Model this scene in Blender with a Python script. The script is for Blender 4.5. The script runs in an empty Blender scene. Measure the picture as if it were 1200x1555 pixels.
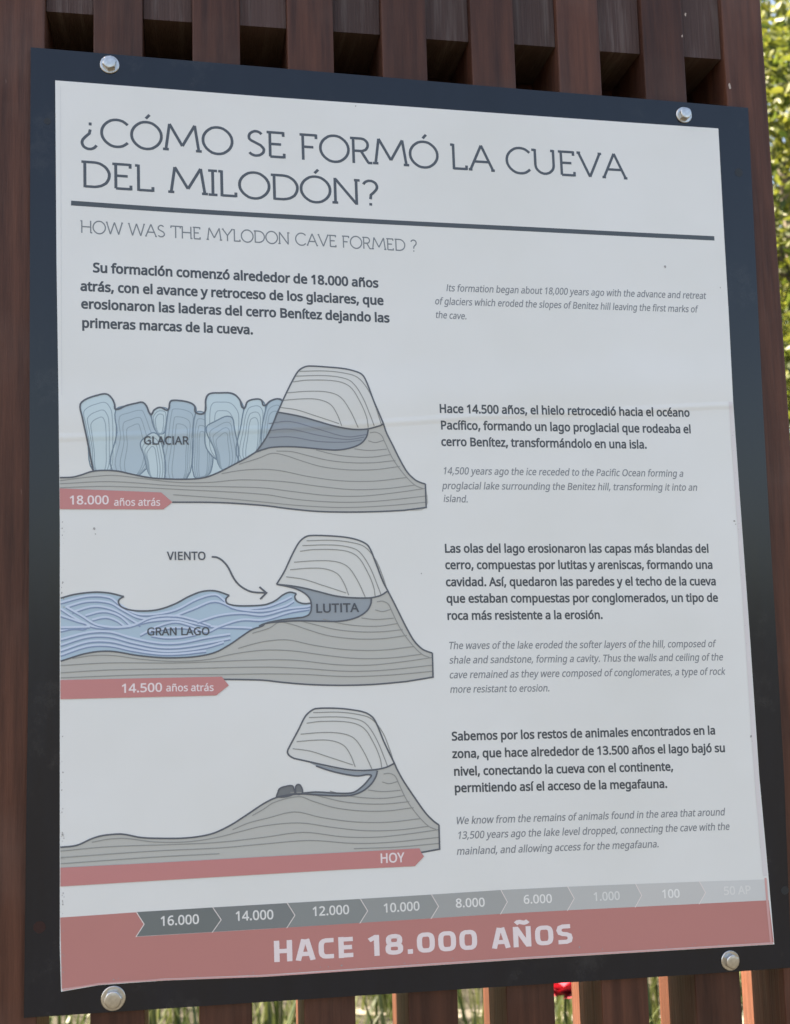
import bpy, bmesh, math, random
from mathutils import Vector, Matrix
from mathutils.geometry import tessellate_polygon

# ---------------------------------------------------------------- camera, sky, sun, exposure
scene = bpy.context.scene
C = scene.collection
cam_data = bpy.data.cameras.new('camera')
cam_data.sensor_fit = 'VERTICAL'
cam_data.sensor_height = 24.0
cam_data.lens = 26.083
cam_data.clip_start = 0.02
cam_data.clip_end = 500.0
cam_data.dof.use_dof = True
cam_data.dof.focus_distance = 1.30
cam_data.dof.aperture_fstop = 5.0
cam = bpy.data.objects.new('camera', cam_data)
C.objects.link(cam)
cam.matrix_world = Matrix([[0.9836,0.00683,-0.18022,-0.25931],[-0.17822,-0.11623,-0.9771,-1.24829],[-0.02762,0.9932,-0.11311,1.6],[0.0,0.0,0.0,1.0]])
scene.camera = cam

SUN_AZ, SUN_EL = math.radians(-63.0), math.radians(50.0)      # behind the fence, to the left
world = bpy.data.worlds.new('World')
scene.world = world
world.use_nodes = True
wnt = world.node_tree
sky = wnt.nodes.new('ShaderNodeTexSky')
sky.sky_type = 'NISHITA'
sky.sun_disc = False
sky.sun_elevation = SUN_EL
sky.sun_rotation = SUN_AZ % (2 * math.pi)
sky.air_density = 1.0
sky.dust_density = 3.0
sky.ozone_density = 1.0
wnt.links.new(sky.outputs[0], wnt.nodes['Background'].inputs[0])
wnt.nodes['Background'].inputs[1].default_value = 0.06
sun_data = bpy.data.lights.new('sun', 'SUN')
sun_data.energy = 5.0
sun_data.angle = math.radians(0.53)
sun_data.color = (1.0, 0.92, 0.78)
sun = bpy.data.objects.new('sun', sun_data)
C.objects.link(sun)
to_sun = Vector((math.cos(SUN_EL) * math.sin(SUN_AZ), math.cos(SUN_EL) * math.cos(SUN_AZ), math.sin(SUN_EL)))
sun.rotation_euler = to_sun.to_track_quat('Z', 'Y').to_euler()
sun.location = to_sun * 20
vs = scene.view_settings
vs.view_transform = 'Standard'
vs.look = 'None'
vs.gamma = 1.0
vs.use_curve_mapping = False
vs.use_white_balance = True
vs.white_balance_temperature = 7550
vs.white_balance_tint = 10
vs.exposure = 2.88
scene.render.filter_size = 1.9
scene.cycles.max_bounces = 8
scene.cycles.transparent_max_bounces = 8

# ---------------------------------------------------------------- helpers
rng = random.Random(7)

def mat(name):
    m = bpy.data.materials.new(name)
    m.use_nodes = True
    nt = m.node_tree
    return m, nt, nt.nodes['Principled BSDF']

def node(nt, kind, **kw):
    n = nt.nodes.new(kind)
    for k, v in kw.items():
        if k in n.inputs:
            n.inputs[k].default_value = v
        else:
            setattr(n, k, v)
    return n

def mesh_obj(name, verts, faces, mats, parent=None, origin=(0, 0, 0), face_mats=None, smooth=False):
    """links ONE mesh object; verts are world coordinates, the object's origin is put at origin"""
    o = Vector(origin)
    me = bpy.data.meshes.new(name)
    me.from_pydata([tuple(Vector(v) - o) for v in verts], [], faces)
    for m in (mats if isinstance(mats, (list, tuple)) else [mats]):
        me.materials.append(m)
    if face_mats:
        me.polygons.foreach_set('material_index', face_mats)
    if smooth:
        me.polygons.foreach_set('use_smooth', [True] * len(me.polygons))
    me.update()
    ob = bpy.data.objects.new(name, me)
    C.objects.link(ob)
    if parent is not None:
        ob.parent = parent
        ob.location = o - world_loc(parent)
    else:
        ob.location = o
    return ob

def world_loc(ob):
    v = Vector(ob.location)
    while ob.parent:
        ob = ob.parent
        v = v + Vector(ob.location)
    return v

def thing(name, loc, label, category, group=None):
    o = bpy.data.objects.new(name, None)
    o.empty_display_size = 0.1
    C.objects.link(o)
    o.location = loc
    tag(o, label, category, group)
    return o

def tag(o, label=None, category=None, group=None, kind=None):
    for k, v in (('label', label), ('category', category), ('group', group), ('kind', kind)):
        if v:
            o[k] = v
    return o

def bm_obj(name, bm, mats, parent=None, origin=(0, 0, 0), smooth=False):
    me = bpy.data.meshes.new(name)
    bmesh.ops.recalc_face_normals(bm, faces=bm.faces)
    bm.to_mesh(me)
    bm.free()
    for m in (mats if isinstance(mats, (list, tuple)) else [mats]):
        me.materials.append(m)
    if smooth:
        me.polygons.foreach_set('use_smooth', [True] * len(me.polygons))
    ob = bpy.data.objects.new(name, me)
    C.objects.link(ob)
    ob.location = Vector(origin) - (world_loc(parent) if parent else Vector())
    ob.parent = parent
    return ob

def bevelled_box(x0, x1, y0, y1, z0, z1, bev):
    bm = bmesh.new()
    bmesh.ops.create_cube(bm, size=1.0)
    for v in bm.verts:
        v.co = Vector((x0 + (v.co.x + .5) * (x1 - x0), y0 + (v.co.y + .5) * (y1 - y0), z0 + (v.co.z + .5) * (z1 - z0)))
    if bev:
        bmesh.ops.bevel(bm, geom=list(bm.edges), offset=bev, segments=2, affect='EDGES', profile=.6)
    return bm

def catmull(p, closed=False, n=5):
    """a smooth curve through the points p"""
    m = len(p)
    if m < 3:
        return list(p)
    out = []
    rngi = range(m if closed else m - 1)
    for i in rngi:
        p0 = p[(i - 1) % m] if closed or i > 0 else p[0]
        p1 = p[i]
        p2 = p[(i + 1) % m]
        p3 = p[(i + 2) % m] if closed or i + 2 < m else p[-1]
        # centripetal-like damping keeps uneven point spacing from overshooting
        d = math.dist(p1, p2)
        da = math.dist(p0, p2) or 1
        db = math.dist(p1, p3) or 1
        t1 = [(p2[k] - p0[k]) / da * d for k in (0, 1)]
        t2 = [(p3[k] - p1[k]) / db * d for k in (0, 1)]
        for j in range(n):
            t = j / n
            h1, h2, h3, h4 = 2*t**3-3*t*t+1, t**3-2*t*t+t, -2*t**3+3*t*t, t**3-t*t
            out.append(tuple(h1*p1[k] + h2*t1[k] + h3*p2[k] + h4*t2[k] for k in (0, 1)))
    if not closed:
        out.append(tuple(p[-1]))
    return out

def ribbon(p, w):
    """quads along the polyline p, width w (2D); a list of left and right points"""
    q = [p[0]]
    for a in p[1:]:
        if math.dist(a, q[-1]) > 1e-6:
            q.append(a)
    p = q
    closed = len(p) > 3 and math.dist(p[0], p[-1]) < 1e-6
    L, R = [], []
    n = len(p)
    for i in range(n):
        a = p[i - 1] if i > 0 else (p[-2] if closed else None)
        b = p[i + 1] if i < n - 1 else (p[1] if closed else None)
        def nrm(u, v):
            dx, dy = v[0] - u[0], v[1] - u[1]
            l = math.hypot(dx, dy) or 1
            return (-dy / l, dx / l)
        if a is None:
            nx, ny = nrm(p[i], b)
        elif b is None:
            nx, ny = nrm(a, p[i])
        else:
            n1, n2 = nrm(a, p[i]), nrm(p[i], b)
            nx, ny = n1[0] + n2[0], n1[1] + n2[1]
            l = math.hypot(nx, ny) or 1
            nx, ny = nx / l, ny / l
            c = max(.5, nx * n1[0] + ny * n1[1])
            nx, ny = nx / c, ny / c
        L.append((p[i][0] + nx * w / 2, p[i][1] + ny * w / 2))
        R.append((p[i][0] - nx * w / 2, p[i][1] - ny * w / 2))
    return L, R

class Sheet:
    """flat printed shapes on the poster: 2D points (x, z) laid at a depth y in front of the sheet"""
    def __init__(self):
        self.v, self.f, self.fm, self.mats = [], [], [], []
    def mi(self, m):
        if m not in self.mats:
            self.mats.append(m)
        return self.mats.index(m)
    def fill(self, pts, y, m):
        tri = tessellate_polygon([[Vector((a, b, 0)) for a, b in pts]])
        o = len(self.v)
        self.v += [(a, y, b) for a, b in pts]
        k = self.mi(m)
        for t in tri:
            self.f.append(tuple(o + i for i in t))
            self.fm.append(k)
    def line(self, pts, w, y, m):
        L, R = ribbon(pts, w)
        o = len(self.v)
        for a, b in zip(L, R):
            self.v += [(a[0], y, a[1]), (b[0], y, b[1])]
        k = self.mi(m)
        for i in range(len(L) - 1):
            self.f.append((o + 2*i, o + 2*i + 1, o + 2*i + 3, o + 2*i + 2))
            self.fm.append(k)
    def add_mesh(self, verts, faces, y, m):
        o = len(self.v)
        self.v += [(a, y, b) for a, b in verts]
        k = self.mi(m)
        for f in faces:
            self.f.append(tuple(o + i for i in f))
            self.fm.append(k)
    def build(self, name, parent):
        # the layers of ink lie within less than a millimetre
        self.v = [(a, Y0 + (b - Y0) * .25, c) for a, b, c in self.v]
        xs = [v[0] for v in self.v]
        zs = [v[2] for v in self.v]
        org = ((min(xs) + max(xs)) / 2, self.v[0][1], (min(zs) + max(zs)) / 2)
        return mesh_obj(name, self.v, self.f, self.mats, parent, org, self.fm)

# ---------------------------------------------------------------- materials
def wood_material(name, base, dark, dust, dust_amount, rough=.5, spec=.5):
    m, nt, b = mat(name)
    tc = node(nt, 'ShaderNodeTexCoord')
    oi = node(nt, 'ShaderNodeObjectInfo')
    sh = node(nt, 'ShaderNodeVectorMath', operation='MULTIPLY_ADD')
    sh.inputs[1].default_value = (1, 1, 1)
    nt.links.new(tc.outputs['Object'], sh.inputs[0])
    sc = node(nt, 'ShaderNodeVectorMath', operation='SCALE', Scale=17.0)
    cmb = node(nt, 'ShaderNodeCombineXYZ')
    for i in range(3):
        nt.links.new(oi.outputs['Random'], cmb.inputs[i])
    nt.links.new(cmb.outputs[0], sc.inputs[0])
    nt.links.new(sc.outputs[0], sh.inputs[2])
    mp = node(nt, 'ShaderNodeMapping')
    mp.inputs['Scale'].default_value = (26, 26, 1.6)
    nt.links.new(sh.outputs[0], mp.inputs['Vector'])
    grain = node(nt, 'ShaderNodeTexNoise', Scale=3.0, Detail=8.0, Roughness=.62)
    nt.links.new(mp.outputs[0], grain.inputs['Vector'])
    blot = node(nt, 'ShaderNodeTexNoise', Scale=6.0, Detail=4.0, Roughness=.6)
    nt.links.new(sh.outputs[0], blot.inputs['Vector'])
    ramp = node(nt, 'ShaderNodeValToRGB')
    ramp.color_ramp.elements[0].position = .3
    ramp.color_ramp.elements[1].position = .72
    ramp.color_ramp.elements[0].color = (*dark, 1)
    ramp.color_ramp.elements[1].color = (*base, 1)
    nt.links.new(grain.outputs['Fac'], ramp.inputs['Fac'])
    # scuffed, dusty patches of the paint
    dr = node(nt, 'ShaderNodeMapRange')
    dr.inputs['From Min'].default_value = .50
    dr.inputs['From Max'].default_value = .85
    dr.inputs['To Max'].default_value = dust_amount
    nt.links.new(blot.outputs['Fac'], dr.inputs['Value'])
    mix = node(nt, 'ShaderNodeMix', data_type='RGBA')
    nt.links.new(dr.outputs[0], mix.inputs[0])
    nt.links.new(ramp.outputs[0], mix.inputs[6])
    mix.inputs[7].default_value = (*dust, 1)
    # fine pale scratches
    mp2 = node(nt, 'ShaderNodeMapping')
    mp2.inputs['Scale'].default_value = (60, 60, 9)
    nt.links.new(sh.outputs[0], mp2.inputs['Vector'])
    scr = node(nt, 'ShaderNodeTexNoise', Scale=2.2, Detail=5.0, Roughness=.7)
    nt.links.new(mp2.outputs[0], scr.inputs['Vector'])
    sr = node(nt, 'ShaderNodeMapRange')
    sr.inputs['From Min'].default_value = .70
    sr.inputs['From Max'].default_value = .78
    sr.inputs['To Max'].default_value = .55 * min(1, dust_amount * 3)
    nt.links.new(scr.outputs['Fac'], sr.inputs['Value'])
    mix2 = node(nt, 'ShaderNodeMix', data_type='RGBA')
    nt.links.new(sr.outputs[0], mix2.inputs[0])
    nt.links.new(mix.outputs[2], mix2.inputs[6])
    mix2.inputs[7].default_value = (dust[0] * 1.7, dust[1] * 1.7, dust[2] * 1.7, 1)
    # boards differ a little from one another
    vr = node(nt, 'ShaderNodeMapRange')
    vr.inputs['To Min'].default_value = .74
    vr.inputs['To Max'].default_value = 1.22
    nt.links.new(oi.outputs['Random'], vr.inputs['Value'])
    hs = node(nt, 'ShaderNodeHueSaturation')
    nt.links.new(vr.outputs[0], hs.inputs['Value'])
    nt.links.new(mix2.outputs[2], hs.inputs['Color'])
    nt.links.new(hs.outputs[0], b.inputs['Base Color'])
    b.inputs['Roughness'].default_value = rough
    b.inputs['Specular IOR Level'].default_value = spec
    bump = node(nt, 'ShaderNodeBump', Strength=.6, Distance=.003)
    nt.links.new(grain.outputs['Fac'], bump.inputs['Height'])
    nt.links.new(bump.outputs[0], b.inputs['Normal'])
    return m

M_SLAT = wood_material('dark_stained_wood', (.115, .044, .027), (.042, .016, .011), (.16, .105, .09), .30, .5, .28)
M_BLOCK = wood_material('weathered_stained_wood', (.105, .062, .055), (.055, .031, .028), (.24, .20, .19), .6, .6, .3)

# board: dark painted sheet metal with soft streaks
M_BOARD, nt, b = mat('dark_painted_board')
tc = node(nt, 'ShaderNodeTexCoord')
mp = node(nt, 'ShaderNodeMapping')
mp.inputs['Scale'].default_value = (22, 22, 3)
nt.links.new(tc.outputs['Object'], mp.inputs[0])
nz = node(nt, 'ShaderNodeTexNoise', Scale=1.5, Detail=6.0, Roughness=.65)
nt.links.new(mp.outputs[0], nz.inputs['Vector'])
rp = node(nt, 'ShaderNodeValToRGB')
rp.color_ramp.elements[0].color = (.002, .004, .009, 1)
rp.color_ramp.elements[1].color = (.006, .010, .021, 1)
nt.links.new(nz.outputs['Fac'], rp.inputs[0])
dn = node(nt, 'ShaderNodeTexNoise', Scale=9.0, Detail=9.0, Roughness=.75)
nt.links.new(tc.outputs['Object'], dn.inputs['Vector'])
dm = node(nt, 'ShaderNodeMapRange')
dm.inputs['From Min'].default_value = .56
dm.inputs['From Max'].default_value = .80
dm.inputs['To Max'].default_value = .22
nt.links.new(dn.outputs['Fac'], dm.inputs['Value'])
dx_ = node(nt, 'ShaderNodeMix', data_type='RGBA')
nt.links.new(dm.outputs[0], dx_.inputs[0])
nt.links.new(rp.outputs[0], dx_.inputs[6])
dx_.inputs[7].default_value = (.14, .135, .13, 1)
nt.links.new(dx_.outputs[2], b.inputs['Base Color'])
rr = node(nt, 'ShaderNodeMapRange')
rr.inputs['To Min'].default_value = .13
rr.inputs['To Max'].default_value = .24
nt.links.new(nz.outputs['Fac'], rr.inputs['Value'])
nt.links.new(rr.outputs[0], b.inputs['Roughness'])
bp = node(nt, 'ShaderNodeBump', Strength=.08, Distance=.002)
nt.links.new(nz.outputs['Fac'], bp.inputs['Height'])
nt.links.new(bp.outputs[0], b.inputs['Normal'])

def sheet_bump(nt, b):
    """waviness of the glued vinyl and two long creases, in metres on the sign"""
    geo = node(nt, 'ShaderNodeNewGeometry')
    nz = node(nt, 'ShaderNodeTexNoise', Scale=4.0, Detail=3.0, Roughness=.45)
    nt.links.new(geo.outputs['Position'], nz.inputs['Vector'])
    sep = node(nt, 'ShaderNodeSeparateXYZ')
    nt.links.new(geo.outputs['Position'], sep.inputs[0])
    total = None
    for (z0, slope, wob, width, amp) in [(1.8493,0.0546,0.012,0.006,0.16),(1.8734,0.0612,0.03,0.05,0.4)]:
        # z - (z0 + slope*x + wobble)
        a = node(nt, 'ShaderNodeMath', operation='MULTIPLY_ADD')
        a.inputs[1].default_value = -slope
        nt.links.new(sep.outputs['X'], a.inputs[0])
        nt.links.new(sep.outputs['Z'], a.inputs[2])
        w = node(nt, 'ShaderNodeMath', operation='MULTIPLY_ADD')
        w.inputs[1].default_value = wob
        nt.links.new(nz.outputs['Fac'], w.inputs[0])
        nt.links.new(a.outputs[0], w.inputs[2])
        d = node(nt, 'ShaderNodeMath', operation='SUBTRACT')
        d.inputs[1].default_value = z0 + wob * .5
        nt.links.new(w.outputs[0], d.inputs[0])
        ab = node(nt, 'ShaderNodeMath', operation='ABSOLUTE')
        nt.links.new(d.outputs[0], ab.inputs[0])
        mr = node(nt, 'ShaderNodeMapRange', interpolation_type='SMOOTHSTEP')
        mr.inputs['From Max'].default_value = width
        mr.inputs['To Min'].default_value = amp
        mr.inputs['To Max'].default_value = 0
        nt.links.new(ab.outputs[0], mr.inputs['Value'])
        if total is None:
            total = mr
        else:
            s = node(nt, 'ShaderNodeMath', operation='ADD')
            nt.links.new(total.outputs[0], s.inputs[0])
            nt.links.new(mr.outputs[0], s.inputs[1])
            total = s
    s = node(nt, 'ShaderNodeMath', operation='MULTIPLY_ADD')
    s.inputs[1].default_value = 1.2
    nt.links.new(nz.outputs['Fac'], s.inputs[0])
    nt.links.new(total.outputs[0], s.inputs[2])
    bp = node(nt, 'ShaderNodeBump', Strength=.5, Distance=.006)
    nt.links.new(s.outputs[0], bp.inputs['Height'])
    nt.links.new(bp.outputs[0], b.inputs['Normal'])

M_POSTER, nt, b = mat('white_printed_vinyl')
geo = node(nt, 'ShaderNodeNewGeometry')
n1 = node(nt, 'ShaderNodeTexNoise', Scale=3.0, Detail=4.0, Roughness=.6)
nt.links.new(geo.outputs['Position'], n1.inputs['Vector'])
rp = node(nt, 'ShaderNodeValToRGB')
rp.color_ramp.elements[0].position = .3
rp.color_ramp.elements[1].position = .7
rp.color_ramp.elements[0].color = (.75, .745, .725, 1)
rp.color_ramp.elements[1].color = (.805, .80, .795, 1)
nt.links.new(n1.outputs['Fac'], rp.inputs[0])
nt.links.new(rp.outputs[0], b.inputs['Base Color'])
b.inputs['Roughness'].default_value = .38
sheet_bump(nt, b)

INK = {}
def ink(name, rgb, rough=.4):
    m, nt, b = mat(name)
    b.inputs['Base Color'].default_value = (*rgb, 1)
    b.inputs['Roughness'].default_value = rough
    sheet_bump(nt, b)
    INK[name] = m
for n_, c_ in {'title_grey':(0.0783,0.0919,0.1125),
 'subtitle_grey':(0.1989,0.2174,0.2384),
 'rule_grey':(0.0692,0.0822,0.0967),
 'body_grey':(0.0692,0.0776,0.0917),
 'italic_grey':(0.2328,0.2431,0.2649),
 'label_dark':(0.0783,0.087,0.1071),
 'rock':(0.512,0.5049,0.4776),
 'cap':(0.6886,0.6828,0.6614),
 'shale':(0.3101,0.3464,0.3872),
 'ice':(0.4511,0.5536,0.6233),
 'icelight':(0.5625,0.6748,0.7169),
 'iceline':(0.2997,0.3857,0.4463),
 'iceedge':(0.1831,0.252,0.3176),
 'strata':(0.2997,0.2995,0.2881),
 'shaleline':(0.1989,0.2174,0.2649),
 'outline':(0.1094,0.119,0.1421),
 'water':(0.4318,0.5607,0.6692),
 'waterdark':(0.2328,0.3096,0.4713),
 'waterlight':(0.5926,0.6748,0.8181),
 'boulder':(0.1831,0.1934,0.2057),
 'date_red':(0.5775,0.2343,0.23),
 'footer_red':(0.5261,0.2174,0.2018),
 'pale_print':(0.85,0.7323,0.7415),
 'chevron':(0.8297,0.7407,0.7169),
 'edge_pale':(0.7054,0.6589,0.6692),
 'edge_grey':(0.6396,0.6432,0.6537),
 'edge_dark':(0.168,0.1639,0.1757),
 'edge_pink':(0.6557,0.363,0.354),
 'speck':(0.3651,0.3464,0.3434),
 'timeline_0':(0.168,0.1857,0.1866),
 'number_0':(0.793,0.775,0.7581),
 'timeline_1':(0.2071,0.2216,0.2258),
 'number_1':(0.793,0.775,0.7581),
 'timeline_2':(0.2603,0.2752,0.274),
 'number_2':(0.793,0.775,0.7581),
 'timeline_3':(0.3207,0.3304,0.3278),
 'number_3':(0.793,0.775,0.7581),
 'timeline_4':(0.3886,0.3915,0.3872),
 'number_4':(0.8297,0.8102,0.7921),
 'timeline_5':(0.4642,0.4652,0.4587),
 'number_5':(0.8297,0.8102,0.7921),
 'timeline_6':(0.5261,0.5254,0.517),
 'number_6':(0.7397,0.7323,0.7169),
 'timeline_7':(0.585,0.5752,0.5652),
 'number_7':(0.85,0.8372,0.8181),
 'timeline_8':(0.6396,0.6354,0.6308),
 'number_8':(0.7572,0.7407,0.725)}.items():
    ink(n_, c_)

M_METAL, nt, b = mat('galvanised_steel')
b.inputs['Metallic'].default_value = 1.0
nz = node(nt, 'ShaderNodeTexNoise', Scale=220.0, Detail=6.0, Roughness=.7)
tc = node(nt, 'ShaderNodeTexCoord')
nt.links.new(tc.outputs['Object'], nz.inputs['Vector'])
rp = node(nt, 'ShaderNodeValToRGB')
rp.color_ramp.elements[0].color = (.34, .31, .28, 1)
rp.color_ramp.elements[1].color = (.80, .80, .79, 1)
nt.links.new(nz.outputs['Fac'], rp.inputs[0])
nt.links.new(rp.outputs[0], b.inputs['Base Color'])
b.inputs['Roughness'].default_value = .33

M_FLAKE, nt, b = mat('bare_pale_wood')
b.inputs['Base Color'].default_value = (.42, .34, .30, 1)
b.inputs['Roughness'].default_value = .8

M_HOLE, nt, b = mat('dark_bare_hole')
b.inputs['Base Color'].default_value = (.035, .013, .010, 1)
b.inputs['Roughness'].default_value = .9
M_SCREW, nt, b = mat('painted_over_screw')
b.inputs['Base Color'].default_value = (.012, .014, .018, 1)
b.inputs['Roughness'].default_value = .5

def leaf_material(name, c0, c1, trans):
    m, nt, b = mat(name)
    geo = node(nt, 'ShaderNodeNewGeometry')
    rp = node(nt, 'ShaderNodeValToRGB')
    rp.color_ramp.elements[0].color = (*c0, 1)
    rp.color_ramp.elements[1].color = (*c1, 1)
    nt.links.new(geo.outputs['Random Per Island'], rp.inputs[0])
    nt.links.new(rp.outputs[0], b.inputs['Base Color'])
    b.inputs['Roughness'].default_value = .45
    tr = node(nt, 'ShaderNodeBsdfTranslucent')
    nt.links.new(rp.outputs[0], tr.inputs['Color'])
    mx = node(nt, 'ShaderNodeMixShader', Fac=trans)
    out = nt.nodes['Material Output']
    nt.links.new(b.outputs[0], mx.inputs[1])
    nt.links.new(tr.outputs[0], mx.inputs[2])
    nt.links.new(mx.outputs[0], out.inputs['Surface'])
    return m
M_LEAF = leaf_material('yellow_green_leaves', (.045, .075, .012), (.17, .18, .03), .5)
M_LEAF2 = leaf_material('dull_green_leaves', (.035, .055, .022), (.10, .12, .06), .35)
M_GRASS = leaf_material('grass_blades', (.018, .036, .009), (.095, .11, .035), .35)
M_BARK, nt, b = mat('grey_bark')
nz = node(nt, 'ShaderNodeTexNoise', Scale=14.0, Detail=6.0)
tc = node(nt, 'ShaderNodeTexCoord')
nt.links.new(tc.outputs['Object'], nz.inputs['Vector'])
rp = node(nt, 'ShaderNodeValToRGB')
rp.color_ramp.elements[0].color = (.05, .04, .03, 1)
rp.color_ramp.elements[1].color = (.19, .16, .13, 1)
nt.links.new(nz.outputs['Fac'], rp.inputs[0])
nt.links.new(rp.outputs[0], b.inputs['Base Color'])
b.inputs['Roughness'].default_value = .9

def soil(name, c0, c1, c2, scale):
    m, nt, b = mat(name)
    geo = node(nt, 'ShaderNodeNewGeometry')
    a = node(nt, 'ShaderNodeTexNoise', Scale=scale, Detail=10.0, Roughness=.7)
    nt.links.new(geo.outputs['Position'], a.inputs['Vector'])
    rp = node(nt, 'ShaderNodeValToRGB')
    rp.color_ramp.elements[0].position = .32
    rp.color_ramp.elements[0].color = (*c0, 1)
    rp.color_ramp.elements[1].position = .7
    rp.color_ramp.elements[1].color = (*c2, 1)
    e = rp.color_ramp.elements.new(.5)
    e.color = (*c1, 1)
    nt.links.new(a.outputs['Fac'], rp.inputs[0])
    nt.links.new(rp.outputs[0], b.inputs['Base Color'])
    b.inputs['Roughness'].default_value = .95
    f = node(nt, 'ShaderNodeTexNoise', Scale=60.0, Detail=6.0)
    nt.links.new(geo.outputs['Position'], f.inputs['Vector'])
    bp = node(nt, 'ShaderNodeBump', Strength=.6, Distance=.02)
    nt.links.new(f.outputs['Fac'], bp.inputs['Height'])
    nt.links.new(bp.outputs[0], b.inputs['Normal'])
    return m
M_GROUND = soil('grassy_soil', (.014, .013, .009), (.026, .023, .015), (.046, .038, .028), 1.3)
M_PATH = soil('pale_gravel', (.12, .11, .095), (.17, .155, .135), (.24, .22, .195), 9.0)
M_PETAL, nt, b = mat('red_petals')
b.inputs['Base Color'].default_value = (.46, .06, .09, 1)
b.inputs['Roughness'].default_value = .9
b.inputs['Specular IOR Level'].default_value = .1

# ---------------------------------------------------------------- the setting
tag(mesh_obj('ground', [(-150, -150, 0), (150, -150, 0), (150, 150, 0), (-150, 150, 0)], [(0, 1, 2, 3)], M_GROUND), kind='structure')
pth = [(0.327,3.729),(7.261,1.237),(7.295,1.331),(0.408,3.807)]
pv = []
for (x, y) in pth:
    pv.append((x, y, .004))
tag(mesh_obj('path', pv, [tuple(range(len(pv)))], M_PATH), kind='structure')

# grass behind the fence: nobody could count the blades
gv, gf = [], []
for i in range(15000):
    x = rng.uniform(-2.6, 4.6)
    y = .55 + 7.5 * rng.random() ** 1.6
    clump = math.sin(x * 5.1 + 1.3) * math.sin(y * 4.3 + x) 
    if clump < rng.uniform(-1.2, .5):
        continue
    h = rng.uniform(.18, .62) * (1.25 if rng.random() < .15 else 1)
    w = rng.uniform(.004, .011)
    az = rng.uniform(0, 2 * math.pi)
    lean = rng.uniform(.05, .6) * h
    dx, dy = math.cos(az), math.sin(az)
    px, py = -dy * w, dx * w
    o = len(gv)
    for t, k in ((0, 1), (.45, .8), (.8, .5)):
        bx, by, bz = x + dx * lean * t * t, y + dy * lean * t * t, h * t
        gv += [(bx + px * k, by + py * k, bz), (bx - px * k, by - py * k, bz)]
    gv.append((x + dx * lean, y + dy * lean, h * .96))
    gf += [(o, o+1, o+3, o+2), (o+2, o+3, o+5, o+4), (o+4, o+5, o+6)]
tag(mesh_obj('grass', gv, gf, M_GRASS), label='tall yellow-green grass growing behind the fence', kind='stuff')

# ---------------------------------------------------------------- trees behind the fence
def limb(bm, a, b, r0, r1, n=7):
    a, b = Vector(a), Vector(b)
    d = (b - a).normalized()
    u = d.orthogonal().normalized()
    v = d.cross(u)
    rings = []
    for p, r in ((a, r0), ((a + b) / 2 + u * r0 * .4, (r0 + r1) / 2), (b, r1)):
        rings.append([bm.verts.new(p + (u * math.cos(6.2832*i/n) + v * math.sin(6.2832*i/n)) * r) for i in range(n)])
    for A, B in zip(rings, rings[1:]):
        for i in range(n):
            bm.faces.new((A[i], A[(i+1) % n], B[(i+1) % n], B[i]))

def tree_meshes(h, crown_r, crown_z0, n_clumps, per_clump, leaf, leaf_mat, seed):
    r = random.Random(seed)
    bm = bmesh.new()
    limb(bm, (0, 0, -.02), (.05, .03, h * .45), h * .030, h * .018, 9)
    limb(bm, (.05, .03, h * .45), (-.05, .08, h * .85), h * .018, h * .006, 8)
    ends = []
    for k in range(11):
        a = k * 2.4 + r.uniform(-.4, .4)
        z0 = h * r.uniform(.18, .7)
        L = crown_r * r.uniform(.55, .95)
        e = (math.cos(a) * L, math.sin(a) * L, z0 + h * r.uniform(.08, .28))
        limb(bm, (0.03, .02, z0), e, h * .011, h * .003, 6)
        ends.append(e)
    me_t = bpy.data.meshes.new('trunk')
    bm.to_mesh(me_t)
    bm.free()
    me_t.materials.append(M_BARK)
    V, F = [], []
    for c in range(n_clumps):
        if r.random() < .35:
            e = r.choice(ends)
            cc = Vector(e) + Vector((r.gauss(0, .15), r.gauss(0, .15), r.gauss(0, .15))) * crown_r
        else:
            while True:
                q = Vector((r.uniform(-1, 1), r.uniform(-1, 1), r.uniform(-1, 1)))
                if .35 < q.length < 1:
                    break
            cc = Vector((q.x * crown_r, q.y * crown_r, (crown_z0 + h) / 2 + q.z * (h - crown_z0) / 2))
        s = crown_r * r.uniform(.07, .17)
        for l in range(per_clump):
            p = cc + Vector((r.gauss(0, s), r.gauss(0, s), r.gauss(0, s * .8)))
            d = Vector((r.gauss(0, 1), r.gauss(0, 1), r.gauss(-.2, .7))).normalized()
            sd = d.orthogonal().normalized()
            sd = (sd * math.cos(l) + d.cross(sd) * math.sin(l)).normalized()
            ls = leaf * r.uniform(.6, 1.25)
            o = len(V)
            nn = d.cross(sd)
            V += [tuple(p), tuple(p + d * ls * .35 + sd * ls * .27 + nn * ls * .06), tuple(p + d * ls * .75 + sd * ls * .2 + nn * ls * .04), tuple(p + d * ls),
                  tuple(p + d * ls * .75 - sd * ls * .2 + nn * ls * .04), tuple(p + d * ls * .35 - sd * ls * .27 + nn * ls * .06)]
            F += [(o, o+1, o+2, o+3), (o, o+3, o+4, o+5)]
    me_c = bpy.data.meshes.new('crown')
    me_c.from_pydata(V, [], F)
    me_c.materials.append(leaf_mat)
    return me_t, me_c

def plant(name, meshes, loc, rz, s, label, category, group=None):
    t = thing(name, loc, label, category, group)
    t.rotation_euler = (0, 0, rz)
    t.scale = (s, s, s)
    for n, me in zip(('trunk', 'crown'), meshes):
        o = bpy.data.objects.new(n, me)
        C.objects.link(o)
        o.parent = t
    return t

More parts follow.
